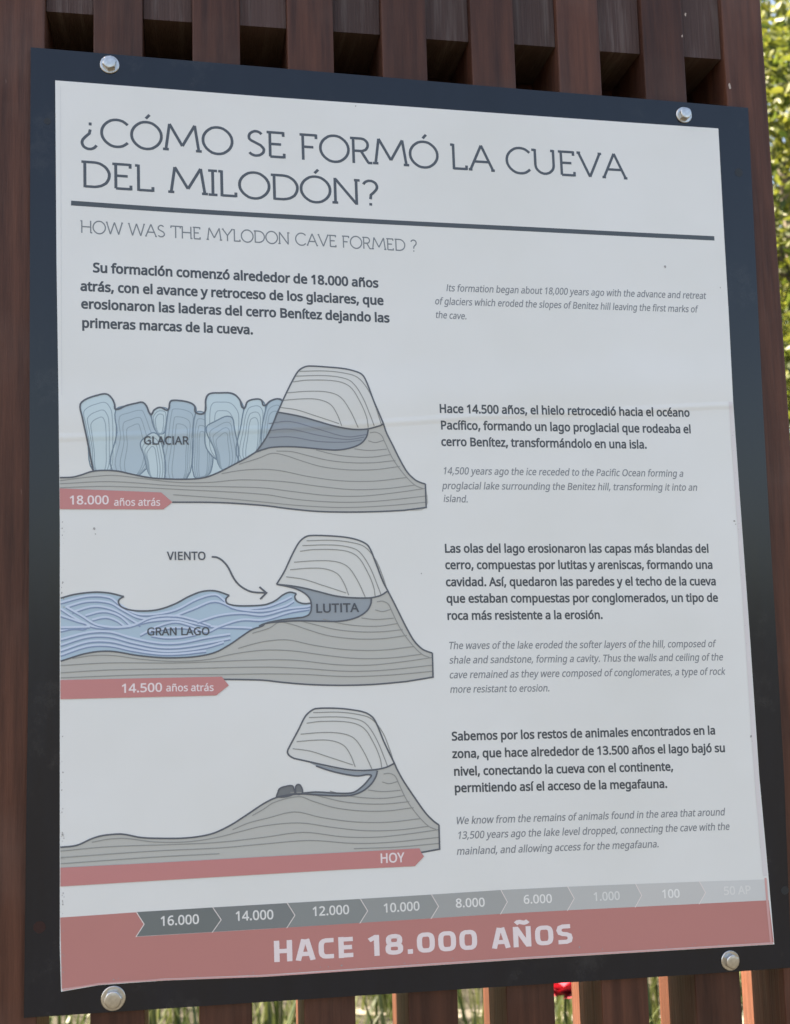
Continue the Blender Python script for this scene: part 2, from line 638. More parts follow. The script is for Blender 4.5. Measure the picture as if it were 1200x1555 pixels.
broad = tree_meshes(4.6, 1.5, .9, 640, 95, .050, M_LEAF, 3)
bushy = tree_meshes(2.2, 1.0, .12, 260, 60, .042, M_LEAF2, 5)
plant('broadleaf_tree', broad, (2.75, 3.6, 0), .4, 1.0, 'sunlit yellow-green tree seen past the right edge of the fence', 'tree')
plant('bush', bushy, (2.05, 2.55, 0), 1.0, 1.0, 'dull green bush low beside the right end of the fence', 'bush')
plant('broadleaf_tree', broad, (4.8, 7.6, 0), 2.1, 1.75, 'farther broadleaf tree standing behind the sunlit one at the right', 'tree')

# ---------------------------------------------------------------- slatted fence
fence = thing('slatted_fence', (0, .05, 0), 'dark brown wooden slat fence carrying the information sign', 'fence')
SLATS = [-0.4475,-0.3385,-0.2265,-0.1155,-0.0015,0.1095,0.2205,0.3335,0.4435]
SW, SD = .0555, .108
first = None
for i, x in enumerate(SLATS):
    if first is None:
        first = bm_obj('slat', bevelled_box(-SW/2, SW/2, 0, SD, 0, 2.78, .0022), M_SLAT, fence)
        first.location = Vector((x, 0, 0)) - Vector(fence.location)
        s = first
    else:
        s = first.copy()
        C.objects.link(s)
        s.parent = fence
        s.location = Vector((x, 0, 0)) - Vector(fence.location)
for zi, (z0, z1) in enumerate(((2.329, 2.60), (.18, .30))):
    fb = None
    for a, b_ in zip(SLATS, SLATS[1:]):
        w = b_ - a - SW - .0012
        if fb is None:
            fb = bm_obj('rail_block', bevelled_box(-.5, .5, .009, .104, z0, z1, 0), M_BLOCK, fence)
            k = fb
        else:
            k = fb.copy()
            C.objects.link(k)
            k.parent = fence
        k.scale = (w, 1, 1)
        k.location = Vector(((a + b_) / 2, rng.uniform(-.0015, .0015), rng.uniform(-.002, .002))) - Vector(fence.location)

beam = bm_obj('added_gap_beam', bevelled_box(SLATS[0] - .03, SLATS[-1] + .03, SD + .0015, SD + .046, 2.285, 2.43, .002), M_SLAT, fence)  # added behind the slats to keep sky light out of the top gaps
beam.location = -Vector(fence.location)

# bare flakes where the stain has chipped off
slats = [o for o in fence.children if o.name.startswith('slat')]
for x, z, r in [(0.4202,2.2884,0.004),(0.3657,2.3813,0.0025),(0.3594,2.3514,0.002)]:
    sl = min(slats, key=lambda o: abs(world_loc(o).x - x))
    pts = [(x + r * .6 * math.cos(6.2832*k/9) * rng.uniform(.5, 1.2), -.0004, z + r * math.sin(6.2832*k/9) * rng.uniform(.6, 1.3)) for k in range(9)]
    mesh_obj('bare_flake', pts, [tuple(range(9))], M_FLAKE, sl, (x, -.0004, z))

# ---------------------------------------------------------------- information sign
sign = thing('information_sign', (0, -.004, 1.21), 'white geology information sign with cave diagrams on a dark bolted board', 'sign')
def prism(pts, y_front, y_back, bev=0):
    bm = bmesh.new()
    vs_ = [bm.verts.new((x, y_front, z)) for x, z in pts]
    f = bm.faces.new(vs_)
    r = bmesh.ops.extrude_face_region(bm, geom=[f])
    for e in r['geom']:
        if isinstance(e, bmesh.types.BMVert):
            e.co.y = y_back
    if bev:
        ed = [e for e in bm.edges if all(abs(v.co.y - y_front) < 1e-6 for v in e.verts)]
        bmesh.ops.bevel(bm, geom=ed, offset=bev, segments=2, affect='EDGES')
    return bm
bm = prism([(-0.43425,2.27599),
 (-0.31185,2.27285),
 (-0.17249,2.27006),
 (-0.01564,2.26672),
 (0.14806,2.26281),
 (0.31913,2.26003),
 (0.4408,2.25801),
 (0.4365,2.05305),
 (0.43305,1.85246),
 (0.43182,1.73046),
 (0.43064,1.5638),
 (0.42906,1.42467),
 (0.42319,1.20768),
 (0.31845,1.20965),
 (0.10338,1.21423),
 (-0.08841,1.21834),
 (-0.25287,1.22148),
 (-0.43154,1.2244),
 (-0.43078,1.45308),
 (-0.43006,1.58989),
 (-0.43139,1.84557),
 (-0.4328,2.03808)], -.0068, -.0008, .0012)
for v in bm.verts:
    v.co -= Vector((0, -.004, 1.21))
board = bm_obj('backing_board', bm, M_BOARD, sign, (0, -.004, 1.21))
bm = prism([(-0.40698,2.23719),
 (-0.29342,2.23517),
 (-0.17309,2.23289),
 (-0.01685,2.23126),
 (0.14626,2.22914),
 (0.27339,2.22781),
 (0.39686,2.22685),
 (0.39558,2.08508),
 (0.39506,1.98404),
 (0.39356,1.87645),
 (0.39445,1.7547),
 (0.39607,1.5906),
 (0.39666,1.42867),
 (0.40023,1.31325),
 (0.40219,1.23607),
 (0.25959,1.23906),
 (0.10421,1.24227),
 (-0.04456,1.24431),
 (-0.18707,1.24627),
 (-0.29006,1.25074),
 (-0.35699,1.25147),
 (-0.39451,1.24795),
 (-0.39609,1.29127),
 (-0.39708,1.45152),
 (-0.39794,1.58893),
 (-0.39881,1.73),
 (-0.4011,1.87486),
 (-0.40415,2.0236)], -.0080, -.0069)
pc = Vector((0, -.0075, 1.74))
for v in bm.verts:
    v.co -= pc
poster = bm_obj('poster', bm, M_POSTER, sign, pc)

def disc(name, x, z, r, y, m, parent):
    v = [(x + r * math.cos(6.2832*i/18) * rng.uniform(.93, 1.05), y, z + r * math.sin(6.2832*i/18) * rng.uniform(.93, 1.05)) for i in range(18)]
    return mesh_obj(name, v, [tuple(range(18))], m, parent, (x, y, z))
for x, z, r, k in [(-0.4167,1.3136,0.0062,'hole'),(0.4213,2.1706,0.0055,'screw'),(-0.4153,2.1888,0.004,'screw'),(0.4204,1.2953,0.005,'screw')]:
    if k == 'hole':
        disc('screw_hole', x, z, r, -.00695, M_HOLE, board)
    else:
        disc('filled_screw', x, z, r, -.00695, M_SCREW, board)

def hex_bolt(x, z, turn, r):
    o = Vector((x, -.0068, z))
    # washer under the head
    bm = bmesh.new()
    prof = [(r * 1.0, 0), (r * 1.0, .0010), (r * .95, .0016), (r * .55, .0018)]
    N = 28
    rings = [[bm.verts.new((R * math.cos(6.2832*i/N), -h, R * math.sin(6.2832*i/N))) for i in range(N)] for R, h in prof]
    for A, B in zip(rings, rings[1:]):
        for i in range(N):
            bm.faces.new((A[i], A[(i+1) % N], B[(i+1) % N], B[i]))
    bm.faces.new(rings[-1])
    bm2 = bmesh.new()
    # hexagon with a chamfered, slightly domed top
    N = 36
    def rad(i, R, roundness):
        a = (i / N * 6.2832) % (math.pi / 3) - math.pi / 6
        hx = R * math.cos(math.pi / 6) / math.cos(a)
        return hx * (1 - roundness) + R * .93 * roundness
    rings = []
    for R, h, q in ((r*.76, .0012, 0), (r*.76, .0062, 0), (r*.74, .0070, .35), (r*.66, .0077, 1), (r*.45, .0080, 1), (r*.2, .0081, 1)):
        rings.append([bm2.verts.new((rad(i, R, q) * math.cos(6.2832*i/N + turn), -h, rad(i, R, q) * math.sin(6.2832*i/N + turn))) for i in range(N)])
    for A, B in zip(rings, rings[1:]):
        for i in range(N):
            bm2.faces.new((A[i], A[(i+1) % N], B[(i+1) % N], B[i]))
    bm2.faces.new(rings[-1])
    head = bm_obj('bolt', bm2, M_METAL, sign, o)
    bm_obj('washer', bm, M_METAL, head, o, smooth=False)
for x, z, t, r in [(-0.3473,2.2605,0.3,0.0108),(0.352,2.2421,0.75,0.0104),(-0.3423,1.2369,0.1,0.0125),(0.3467,1.222,0.5,0.0112)]:
    hex_bolt(x, z, t, r)

# ---------------------------------------------------------------- lettering (glyph outlines in 1/1000 em, capitals 573 high)
GLYPHS = {',':[215,[[154,84,136,23,111,-42,85,-103,33,-103,49,-38,63,31,73,93,148,93]]],
 '.':[215,[[58,43,61,69,72,85,107,97,142,85,153,69,157,43,153,18,142,2,107,-11,72,2,61,18]]],
 '0':[459,[[419,287,417,221,409,163,395,112,376,70,349,37,316,12,276,-3,229,-8,170,1,122,27,86,70,60,129,44,201,39,287,44,373,58,446,83,504,119,547,167,573,229,581,287,573,335,547,372,504,399,446,414,373],[110,287,113,215,121,156,137,111,159,78,190,59,229,52,268,59,298,78,320,110,336,156,345,215,348,287,345,359,336,417,320,463,298,495,268,515,229,521,190,515,159,495,137,463,121,417,113,359]]],
 '1':[459,[[285,0,216,0,216,400,216,439,217,470,219,499,196,477,169,455,108,405,71,452,226,573,285,573]]],
 '2':[459,[[417,0,38,0,38,59,188,210,261,287,306,353,322,424,315,466,294,496,261,514,221,520,147,506,83,466,45,513,94,548,153,572,221,581,270,576,313,562,347,540,372,510,388,472,394,428,389,385,375,344,324,267,247,185,128,67,128,64,417,64]]],
 '3':[459,
 [[395,439,381,372,340,326,277,302,277,298,337,283,379,255,405,214,413,163,407,116,390,74,360,40,318,14,263,-3,193,-8,110,-1,36,23,36,89,114,61,194,51,260,59,305,81,331,117,339,164,335,197,320,223,297,242,265,255,179,265,123,265,123,326,180,326,223,329,259,339,286,356,307,377,319,404,323,434,316,471,295,498,262,516,219,521,164,515,117,498,75,473,39,521,115,563,163,576,218,581,296,571,352,540,384,495]]],
 '4':[459,[[443,130,359,130,359,0,291,0,291,130,17,130,17,190,286,576,359,576,359,193,443,193],[291,374,291,412,293,444,294,474,295,500,292,500,276,468,257,438,86,193,291,193]]],
 '5':[459,[[221,351,275,346,322,331,361,307,389,274,407,232,413,183,407,128,387,81,356,43,314,15,261,-2,199,-8,116,0,51,23,51,90,121,62,200,52,274,65,302,82,323,106,336,137,341,176,332,225,306,262,262,284,197,292,146,288,99,280,64,302,86,573,373,573,373,508,146,508,132,342,169,348]]],
 '6':[459,
 [[44,245,51,342,75,433,121,510,155,539,196,562,246,576,306,581,344,579,377,573,377,513,344,520,308,523,257,518,216,504,183,483,158,454,127,380,115,291,119,291,150,326,194,350,255,358,302,353,342,338,375,313,400,279,416,236,421,184,415,129,399,82,372,44,336,15,291,-2,239,-8,163,7,130,26,101,54,77,89,59,133,48,185],
 [238,51,284,59,320,84,343,125,351,184,344,233,324,271,289,295,241,303,205,299,175,287,131,248,115,198,123,146,146,99,185,64]]],
 '8':[459,
 [[229,581,276,577,318,565,352,546,378,519,395,485,400,443,385,383,346,338,291,303,355,265,401,216,414,185,419,148,413,104,395,65,367,34,330,11,284,-3,231,-8,174,-3,126,10,89,33,61,63,45,101,39,146,43,183,56,214,99,264,158,299,107,336,71,383,58,444,63,485,80,518,107,545,141,565,182,577],
 [108,145,116,107,138,76,176,55,229,48,281,55,319,76,342,108,350,148,335,197,293,235,229,265,217,270,157,237,121,197],
 [228,524,188,518,155,502,134,476,127,441,141,391,179,357,232,330,282,357,317,392,330,441,323,476,302,502,270,518]]],
 'A':[512,[[437,0,368,177,141,177,73,0,0,0,224,575,289,575,512,0],[282,415,274,438,263,473,255,500,247,468,238,438,230,415,165,241,346,241]]],
 'B':[521,[[241,573,336,565,404,541,445,497,459,431,446,371,409,328,350,304,350,300,415,279,461,236,474,203,478,163,472,115,454,74,425,42,385,19,337,5,279,0,78,0,78,573],[256,329,318,335,357,352,377,382,384,423,376,463,351,490,308,506,245,511,150,511,150,329],[150,269,150,61,265,61,330,68,371,91,394,125,401,168,388,221,370,241,344,256,307,266,260,269]]],
 'C':[507,[[323,517,241,502,206,482,178,456,139,383,125,286,131,220,147,164,175,117,213,83,262,62,322,55,394,62,460,78,460,15,393,-2,312,-8,232,1,166,28,115,72,78,131,56,203,49,287,53,349,67,406,89,456,120,499,159,534,206,559,261,575,324,581,409,572,482,547,453,486,394,508]]],
 'E':[446,[[398,0,78,0,78,573,398,573,398,509,150,509,150,330,383,330,383,268,150,268,150,63,398,63]]],
 'G':[584,[[326,302,524,302,524,22,431,-1,323,-8,241,1,173,28,120,71,81,130,57,202,49,286,58,370,84,442,127,500,186,544,259,571,346,581,437,572,516,547,489,484,421,508,342,517,278,510,225,489,181,455,150,409,131,353,124,286,130,222,146,166,175,119,216,84,270,62,340,55,404,59,452,68,452,238,326,238]]],
 'H':[594,[[516,0,443,0,443,267,150,267,150,0,78,0,78,573,150,573,150,330,443,330,443,573,516,573]]],
 'I':[250,[[89,0,162,0,162,573,89,573]]],
 'L':[420,[[78,0,78,573,150,573,150,64,400,64,400,0]]],
 'N':[609,[[532,0,447,0,141,476,138,476,141,432,143,378,144,320,144,0,78,0,78,573,161,573,467,99,470,99,468,137,466,193,464,249,464,573,532,573]]],
 'O':[626,[[577,287,573,224,561,166,540,116,510,73,473,38,428,13,375,-3,314,-8,251,-3,196,13,151,39,114,73,85,116,65,167,53,224,49,288,56,370,78,442,114,500,166,545,232,572,314,581,393,572,459,545,510,501,547,442,570,370],[125,287,130,220,145,163,171,117,207,83,255,62,314,55,373,62,420,83,456,117,481,163,496,220,501,287,490,384,456,457,398,503,314,518,255,511,207,490,171,457,145,411,130,354]]],
 'P':[485,[[229,573,326,562,393,528,431,475,444,404,433,336,395,278,364,255,324,238,275,227,216,223,150,223,150,0,78,0,78,573],[223,511,150,511,150,285,208,285,258,288,298,296,330,311,352,334,365,363,370,401,361,449,334,484,289,504]]],
 'R':[499,[[236,573,301,568,353,555,393,532,422,500,439,460,444,410,440,368,427,334,385,285,330,257,487,0,403,0,264,237,150,237,150,0,78,0,78,573],[232,510,150,510,150,298,236,298,296,304,338,325,362,359,370,407,366,440,355,467,336,486,310,500,275,507]]],
 'S':[440,[[403,153,396,106,378,66,348,35,307,11,257,-3,198,-8,137,-5,83,4,41,19,41,88,113,65,201,55,273,66,316,98,330,147,318,194,277,230,242,247,196,265,131,294,85,330,57,375,48,435,54,477,71,513,99,542,136,563,180,576,231,581,318,572,389,549,366,487,302,508,229,517,169,507,133,478,121,434,133,386,172,351,204,335,246,318,332,279,362,255,385,228,398,194]]],
 'T':[446,[[259,0,187,0,187,509,8,509,8,573,437,573,437,509,259,509]]],
 'U':[586,[[513,202,507,146,489,95,459,52,416,20,360,-1,290,-8,196,7,128,50,86,118,72,204,72,573,144,573,144,201,154,139,182,93,228,64,294,55,342,59,379,73,407,96,427,126,438,161,442,202,442,573,513,573]]],
 'V':[481,[[481,573,277,0,204,0,0,573,75,573,204,205,220,160,231,119,241,80,250,119,262,161,277,207,405,573]]],
 'W':[746,[[735,573,583,0,510,0,399,375,389,410,380,443,373,471,370,488,367,471,361,443,352,409,342,373,234,0,161,0,10,573,85,573,174,223,183,186,190,151,196,118,201,87,206,119,213,154,222,191,232,227,333,573,407,573,512,225,523,187,532,151,538,117,544,87,550,129,560,175,572,224,660,573]]],
 'Y':[454,[[227,291,376,573,454,573,263,222,263,0,191,0,191,219,0,573,79,573]]],
 'a':[450,[[231,437,299,428,347,403,376,358,385,293,385,0,334,0,320,61,317,61,279,22,234,-1,172,-8,103,6,75,23,55,48,41,80,37,119,50,176,87,219,152,245,243,257,316,259,316,285,310,330,293,359,265,375,227,380,163,370,106,347,84,400,151,426],[252,208,184,200,141,182,118,155,110,119,115,87,132,66,157,53,188,49,238,56,279,79,306,117,315,172,315,210]]],
 'b':[493,[[139,461,138,410,135,373,139,373,189,419,226,432,272,437,344,423,401,381,437,312,449,215,444,147,427,91,400,48,365,17,322,-2,272,-8,226,-3,189,10,139,55,133,55,119,0,68,0,68,609,139,609],[260,379,219,374,188,361,165,339,150,308,142,268,139,217,139,214,145,144,165,93,202,61,261,51,312,61,348,93,369,145,376,216,369,287,348,338,311,368]]],
 'c':[385,[[241,-8,187,-2,139,15,99,45,69,87,50,143,44,213,51,284,71,342,102,385,142,415,191,432,245,438,309,431,358,415,337,356,292,370,244,376,204,371,172,358,148,335,131,303,120,263,117,213,120,166,131,126,148,94,172,71,202,58,240,53,302,60,351,78,351,15,304,-2]]],
 'd':[493,[[221,-8,148,6,92,48,56,117,44,214,56,311,93,381,149,424,221,438,280,429,323,407,354,374,359,374,356,405,354,438,354,609,425,609,425,0,368,0,358,58,354,58,323,24,279,1],[232,51,290,60,328,88,348,135,355,200,355,213,349,284,329,336,291,369,231,379,181,368,146,334,124,281,117,213,124,144,146,93,181,61]]],
 'e':[452,[[234,438,286,432,329,414,364,385,390,346,406,299,411,244,411,201,117,201,127,137,154,90,197,62,254,52,327,60,392,82,392,20,327,-1,251,-8,194,-2,143,17,101,48,70,91,51,146,44,212,50,277,68,333,96,378,134,411,181,431],[233,380,188,372,154,348,130,309,119,257,338,257,326,322,292,364,266,376]]],
 'f':[276,[[266,375,158,375,158,0,87,0,87,375,12,375,12,408,87,432,87,457,92,507,104,547,124,577,152,597,186,609,227,613,274,609,310,599,292,544,262,552,228,556,197,550,175,532,162,502,158,458,158,430,266,430]]],
 'g':[493,
 [[221,438,261,434,297,422,329,402,355,373,359,373,369,430,425,430,425,-7,420,-63,404,-109,378,-146,341,-172,293,-187,233,-192,147,-186,78,-165,78,-100,149,-125,237,-134,286,-126,324,-101,347,-63,355,-13,355,4,356,32,358,57,354,57,329,28,299,8,263,-4,221,-8,147,7,91,51,56,121,44,214,56,306,91,377,147,423],
 [230,379,197,374,169,359,147,336,130,303,120,262,117,213,124,143,146,92,182,60,232,50,288,58,326,85,349,131,356,197,356,214,353,267,343,309,326,340,302,362,270,374]]],
 'h':[496,[[139,431,138,399,135,370,140,370,174,407,221,429,273,437,321,433,360,421,391,400,413,370,426,330,431,280,431,0,361,0,361,275,355,321,338,353,308,372,265,379,222,374,189,360,166,338,150,308,142,269,139,222,139,0,68,0,68,609,139,609]]],
 'i':[207,[[139,430,139,0,68,0,68,430],[104,591,133,580,145,546,133,512,104,501,75,512,63,546,75,580]]],
 'j':[207,[[18,-192,-18,-190,-44,-183,-44,-126,-19,-132,9,-134,51,-120,64,-100,68,-67,68,430,139,430,139,-64,126,-133,110,-159,87,-177,56,-189],[63,546,75,580,104,591,133,580,145,546,133,512,104,501,75,512]]],
 'k':[428,[[138,291,137,257,135,221,138,221,152,240,172,264,189,285,326,430,409,430,235,246,421,0,336,0,187,200,138,158,138,0,68,0,68,609,138,609]]],
 'l':[207,[[139,0,68,0,68,609,139,609]]],
 'm':[750,[[540,438,603,429,649,401,676,352,685,280,685,0,615,0,615,277,610,321,594,353,567,372,528,379,474,369,438,342,418,298,411,237,411,0,342,0,342,277,332,333,303,367,253,379,215,374,185,360,164,338,150,308,141,269,139,223,139,0,68,0,68,430,125,430,136,371,140,371,173,409,217,431,266,438,312,433,349,420,378,398,398,366,402,366,427,398,461,420,499,433]]],
 'n':[496,[[275,438,343,429,391,401,421,352,431,280,431,0,361,0,361,275,355,321,338,353,308,372,265,379,204,368,166,338,146,289,139,223,139,0,68,0,68,430,125,430,136,371,140,371,175,409,222,431]]],
 'o':[485,[[442,216,438,165,428,121,388,51,324,7,241,-8,163,7,100,51,59,121,48,165,44,216,50,282,68,336,97,380,137,412,186,431,244,438,299,431,347,412,387,380,417,336,436,282],[117,216,120,169,130,128,147,95,172,71,203,56,243,51,282,56,314,71,339,95,356,128,366,169,369,216,365,263,355,303,338,335,314,359,282,374,242,379,185,368,147,335,124,284]]],
 'p':[493,[[273,438,344,424,401,383,437,313,449,216,444,148,427,93,401,49,365,17,322,-2,272,-8,213,1,170,24,139,55,134,55,137,20,139,-16,139,-192,68,-192,68,430,126,430,136,371,139,371,170,405,213,429],[260,379,221,374,190,362,167,342,152,313,142,275,139,229,139,216,142,167,150,126,165,93,188,70,220,55,261,51,297,56,326,72,348,98,364,131,376,217,369,283,348,334,311,367]]],
 'q':[493,[[354,-9,355,25,358,58,354,58,303,11,266,-3,219,-8,148,6,93,48,56,117,44,214,50,282,67,338,93,381,129,413,172,432,221,438,267,433,304,419,355,371,358,371,369,430,425,430,425,-192,354,-192],[233,51,272,55,304,67,327,87,342,116,352,153,355,199,355,213,348,285,328,337,290,369,231,379,181,368,145,334,124,281,117,213,124,145,146,93,182,61]]],
 'r':[331,[[269,438,295,437,319,433,310,368,287,372,264,374,217,363,176,334,149,289,139,229,139,0,68,0,68,430,126,430,134,351,137,351,170,395,214,426]]],
 's':[384,[[348,119,343,80,327,49,302,24,268,6,226,-4,176,-8,99,-1,42,19,42,83,104,60,178,49,224,53,256,66,274,86,280,112,271,141,239,167,212,180,174,196,103,228,57,266,45,292,41,324,52,372,85,408,137,430,202,438,275,430,339,409,315,353,258,372,197,380,159,377,131,366,114,350,108,328,119,298,154,274,219,246,289,215,333,176,344,150]]],
 't':[289,[[212,50,245,53,272,59,272,5,240,-4,200,-8,138,4,112,20,91,44,78,79,74,125,74,375,13,375,13,409,75,437,103,528,144,528,144,430,269,430,269,375,144,375,144,127,149,93,163,69,185,54]]],
 'u':[496,[[427,430,427,0,370,0,359,57,356,57,321,20,273,-1,220,-8,173,-4,134,8,103,29,81,59,68,99,63,148,63,430,135,430,135,153,141,108,158,76,188,57,230,51,273,55,306,69,330,91,345,121,354,160,357,206,357,430]]],
 'v':[407,[[163,0,0,430,75,430,167,176,180,137,193,96,201,63,204,63,214,96,227,138,241,176,332,430,407,430,244,0]]],
 'w':[630,[[346,243,336,276,328,308,321,335,316,357,313,357,308,335,302,307,294,275,284,242,207,1,127,1,9,431,82,431,141,201,153,154,163,109,169,73,172,73,178,97,185,128,193,160,201,188,277,431,354,431,428,188,440,149,451,109,457,74,460,74,466,108,477,153,489,201,549,431,621,431,502,1,419,1]]],
 'y':[409,[[1,430,76,430,169,185,184,144,196,105,205,68,209,68,224,121,245,186,333,430,409,430,224,-59,188,-130,138,-176,106,-188,67,-192,34,-190,9,-186,9,-130,30,-133,56,-135,99,-126,130,-99,152,-59,174,-2]]],
 'z':[377,[[346,0,31,0,31,47,262,375,45,375,45,430,340,430,340,377,112,55,346,55]]],
 'á':[450,
 [[231,437,299,428,347,403,376,358,385,293,385,0,334,0,320,61,317,61,279,22,234,-1,172,-8,103,6,75,23,55,48,41,80,37,119,50,176,87,219,152,245,243,257,316,259,316,285,310,330,293,359,265,375,227,380,163,370,106,347,84,400,151,426],
 [252,208,184,200,141,182,118,155,110,119,115,87,132,66,157,53,188,49,238,56,279,79,306,117,315,172,315,210],
 [344,606,323,579,293,546,260,513,229,486,183,486,183,496,209,532,237,575,259,614,344,614]]],
 'é':[452,[[234,438,286,432,329,414,364,385,390,346,406,299,411,244,411,201,117,201,127,137,154,90,197,62,254,52,327,60,392,82,392,20,327,-1,251,-8,194,-2,143,17,101,48,70,91,51,146,44,212,50,277,68,333,96,378,134,411,181,431],[233,380,188,372,154,348,130,309,119,257,338,257,326,322,292,364,266,376],[347,606,326,579,296,546,263,513,233,486,186,486,186,496,212,532,240,575,262,614,347,614]]],
 'í':[207,[[139,0,68,0,68,430,139,430],[222,606,201,579,171,546,138,513,107,486,61,486,61,496,87,532,115,575,137,614,222,614]]],
 'ñ':[496,[[275,438,343,429,391,401,421,352,431,280,431,0,361,0,361,275,355,321,338,353,308,372,265,379,204,368,166,338,146,289,139,223,139,0,68,0,68,430,125,430,136,371,140,371,175,409,222,431],[101,486,110,529,128,561,155,581,189,589,223,582,255,566,284,550,311,543,340,555,355,589,395,589,386,548,368,515,342,494,308,487,275,494,243,510,214,526,186,532,157,521,142,486]]],
 'ó':[485,
 [[442,216,438,165,428,121,388,51,324,7,241,-8,163,7,100,51,59,121,48,165,44,216,50,282,68,336,97,380,137,412,186,431,244,438,299,431,347,412,387,380,417,336,436,282],
 [117,216,120,169,130,128,147,95,172,71,203,56,243,51,282,56,314,71,339,95,356,128,366,169,369,216,365,263,355,303,338,335,314,359,282,374,242,379,185,368,147,335,124,284],
 [362,606,341,579,311,546,278,513,247,486,200,486,200,496,227,532,254,575,277,614,362,614]]],
 ' ':[208,[]]}
STROKES = {'O':(1.1,[[55,100,45,99,35,96,26,90,18,83,12,75,7,65,5,55,5,45,7,35,12,25,18,17,26,10,35,4,45,1,55,0,65,1,75,4,84,10,92,17,98,25,103,35,105,45,105,55,103,65,98,75,92,83,84,90,75,96,65,99,55,100]]),
 'Ó':(1.1,[[55,100,45,99,35,96,26,90,18,83,12,75,7,65,5,55,5,45,7,35,12,25,18,17,26,10,35,4,45,1,55,0,65,1,75,4,84,10,92,17,98,25,103,35,105,45,105,55,103,65,98,75,92,83,84,90,75,96,65,99,55,100],[53,113,66,128]]),
 'C':(1.0,[[92,83,84,90,75,96,65,99,55,100,45,99,35,96,26,90,18,83,12,75,7,65,5,55,5,45,7,35,12,25,18,17,26,10,35,4,45,1,55,0,65,1,75,4,84,10,92,17]]),
 'M':(1.32,[[0,5,20,5],[10,5,23,100],[23,100,66,20],[66,20,109,100],[109,100,122,5],[112,5,132,5]]),
 'S':(0.72,[[56,86,52,90,48,93,43,95,38,96,32,96,27,94,23,92,19,89,15,85,13,80,12,76,12,71,13,66,20,60,36,52,52,44,61,34,63,30,63,25,62,20,60,16,56,12,52,9,47,6,42,5,36,4,31,4,25,6,20,8,16,11,13,15]]),
 'E':(0.74,[[2,96,60,96],[60,100,60,82],[13,96,13,4],[13,52,52,52],[13,4,62,4],[62,0,62,18]]),
 'F':(0.7,[[2,96,60,96],[60,100,60,82],[13,96,13,0],[13,50,50,50]]),
 'R':(0.82,[[2,96,13,96],[13,100,13,0],[13,96,42,96,46,95,51,94,55,91,59,88,62,84,64,80,65,75,65,70,64,65,62,61,59,56,56,53,51,51,47,49,42,48,13,48],[40,48,66,4],[64,4,80,4]]),
 'L':(0.68,[[2,96,13,96],[13,100,13,0],[13,4,60,4],[60,0,60,18]]),
 'A':(0.98,[[0,4,14,4],[7,4,49,100],[49,100,91,4],[84,4,98,4],[22,36,76,36]]),
 'U':(1.0,[[0,96,14,96],[13,100,13,38,13,38,14,31,16,24,20,18,25,13,30,9,37,6,44,4,52,4,59,6,66,9,71,13,76,18,80,24,82,31,83,38,83,100],[72,96,84,96]]),
 'V':(0.96,[[0,96,14,96],[7,96,48,2],[48,2,89,96],[82,96,96,96]]),
 'D':(1.0,[[2,96,13,96],[13,100,13,0],[13,96,45,96,52,95,61,93,70,88,78,82,84,75,89,66,92,57,92,47,90,37,86,28,81,20,73,14,65,9,55,6,45,4,13,4]]),
 'I':(0.34,[[2,96,32,96],[17,96,17,4],[2,4,32,4]]),
 'N':(1.06,[[2,4,22,4],[13,0,13,100],[13,98,87,2],[87,0,87,100],[80,96,100,96]]),
 '?':(0.62,[[6,82,9,86,12,90,16,93,20,95,25,97,30,97,35,97,40,95,44,93,48,90,51,86,53,81,54,77,54,72,53,68,51,63,42,52,32,42,30,25],[30,10,30,0]]),
 '¿':(0.66,[[54,0,51,-4,48,-8,44,-11,40,-13,35,-15,30,-15,25,-15,20,-13,16,-11,12,-8,9,-4,7,1,6,5,6,10,7,14,9,19,18,30,30,42,33,57],[33,72,33,83]]),
 'H':(1.0,[[2,96,13,96],[13,100,13,0],[85,100,85,0],[85,4,97,4],[13,50,85,50]]),
 'W':(1.4,[[0,96,14,96],[7,96,36,2],[36,2,70,98],[70,98,104,2],[104,2,133,96],[126,96,140,96]]),
 'T':(0.86,[[4,96,82,96],[4,100,4,80],[82,100,82,80],[43,96,43,0]]),
 'Y':(0.92,[[0,96,14,96],[7,96,46,45],[46,45,85,96],[78,96,92,96],[46,45,46,0]]),
 ' ':(0.42,[])}
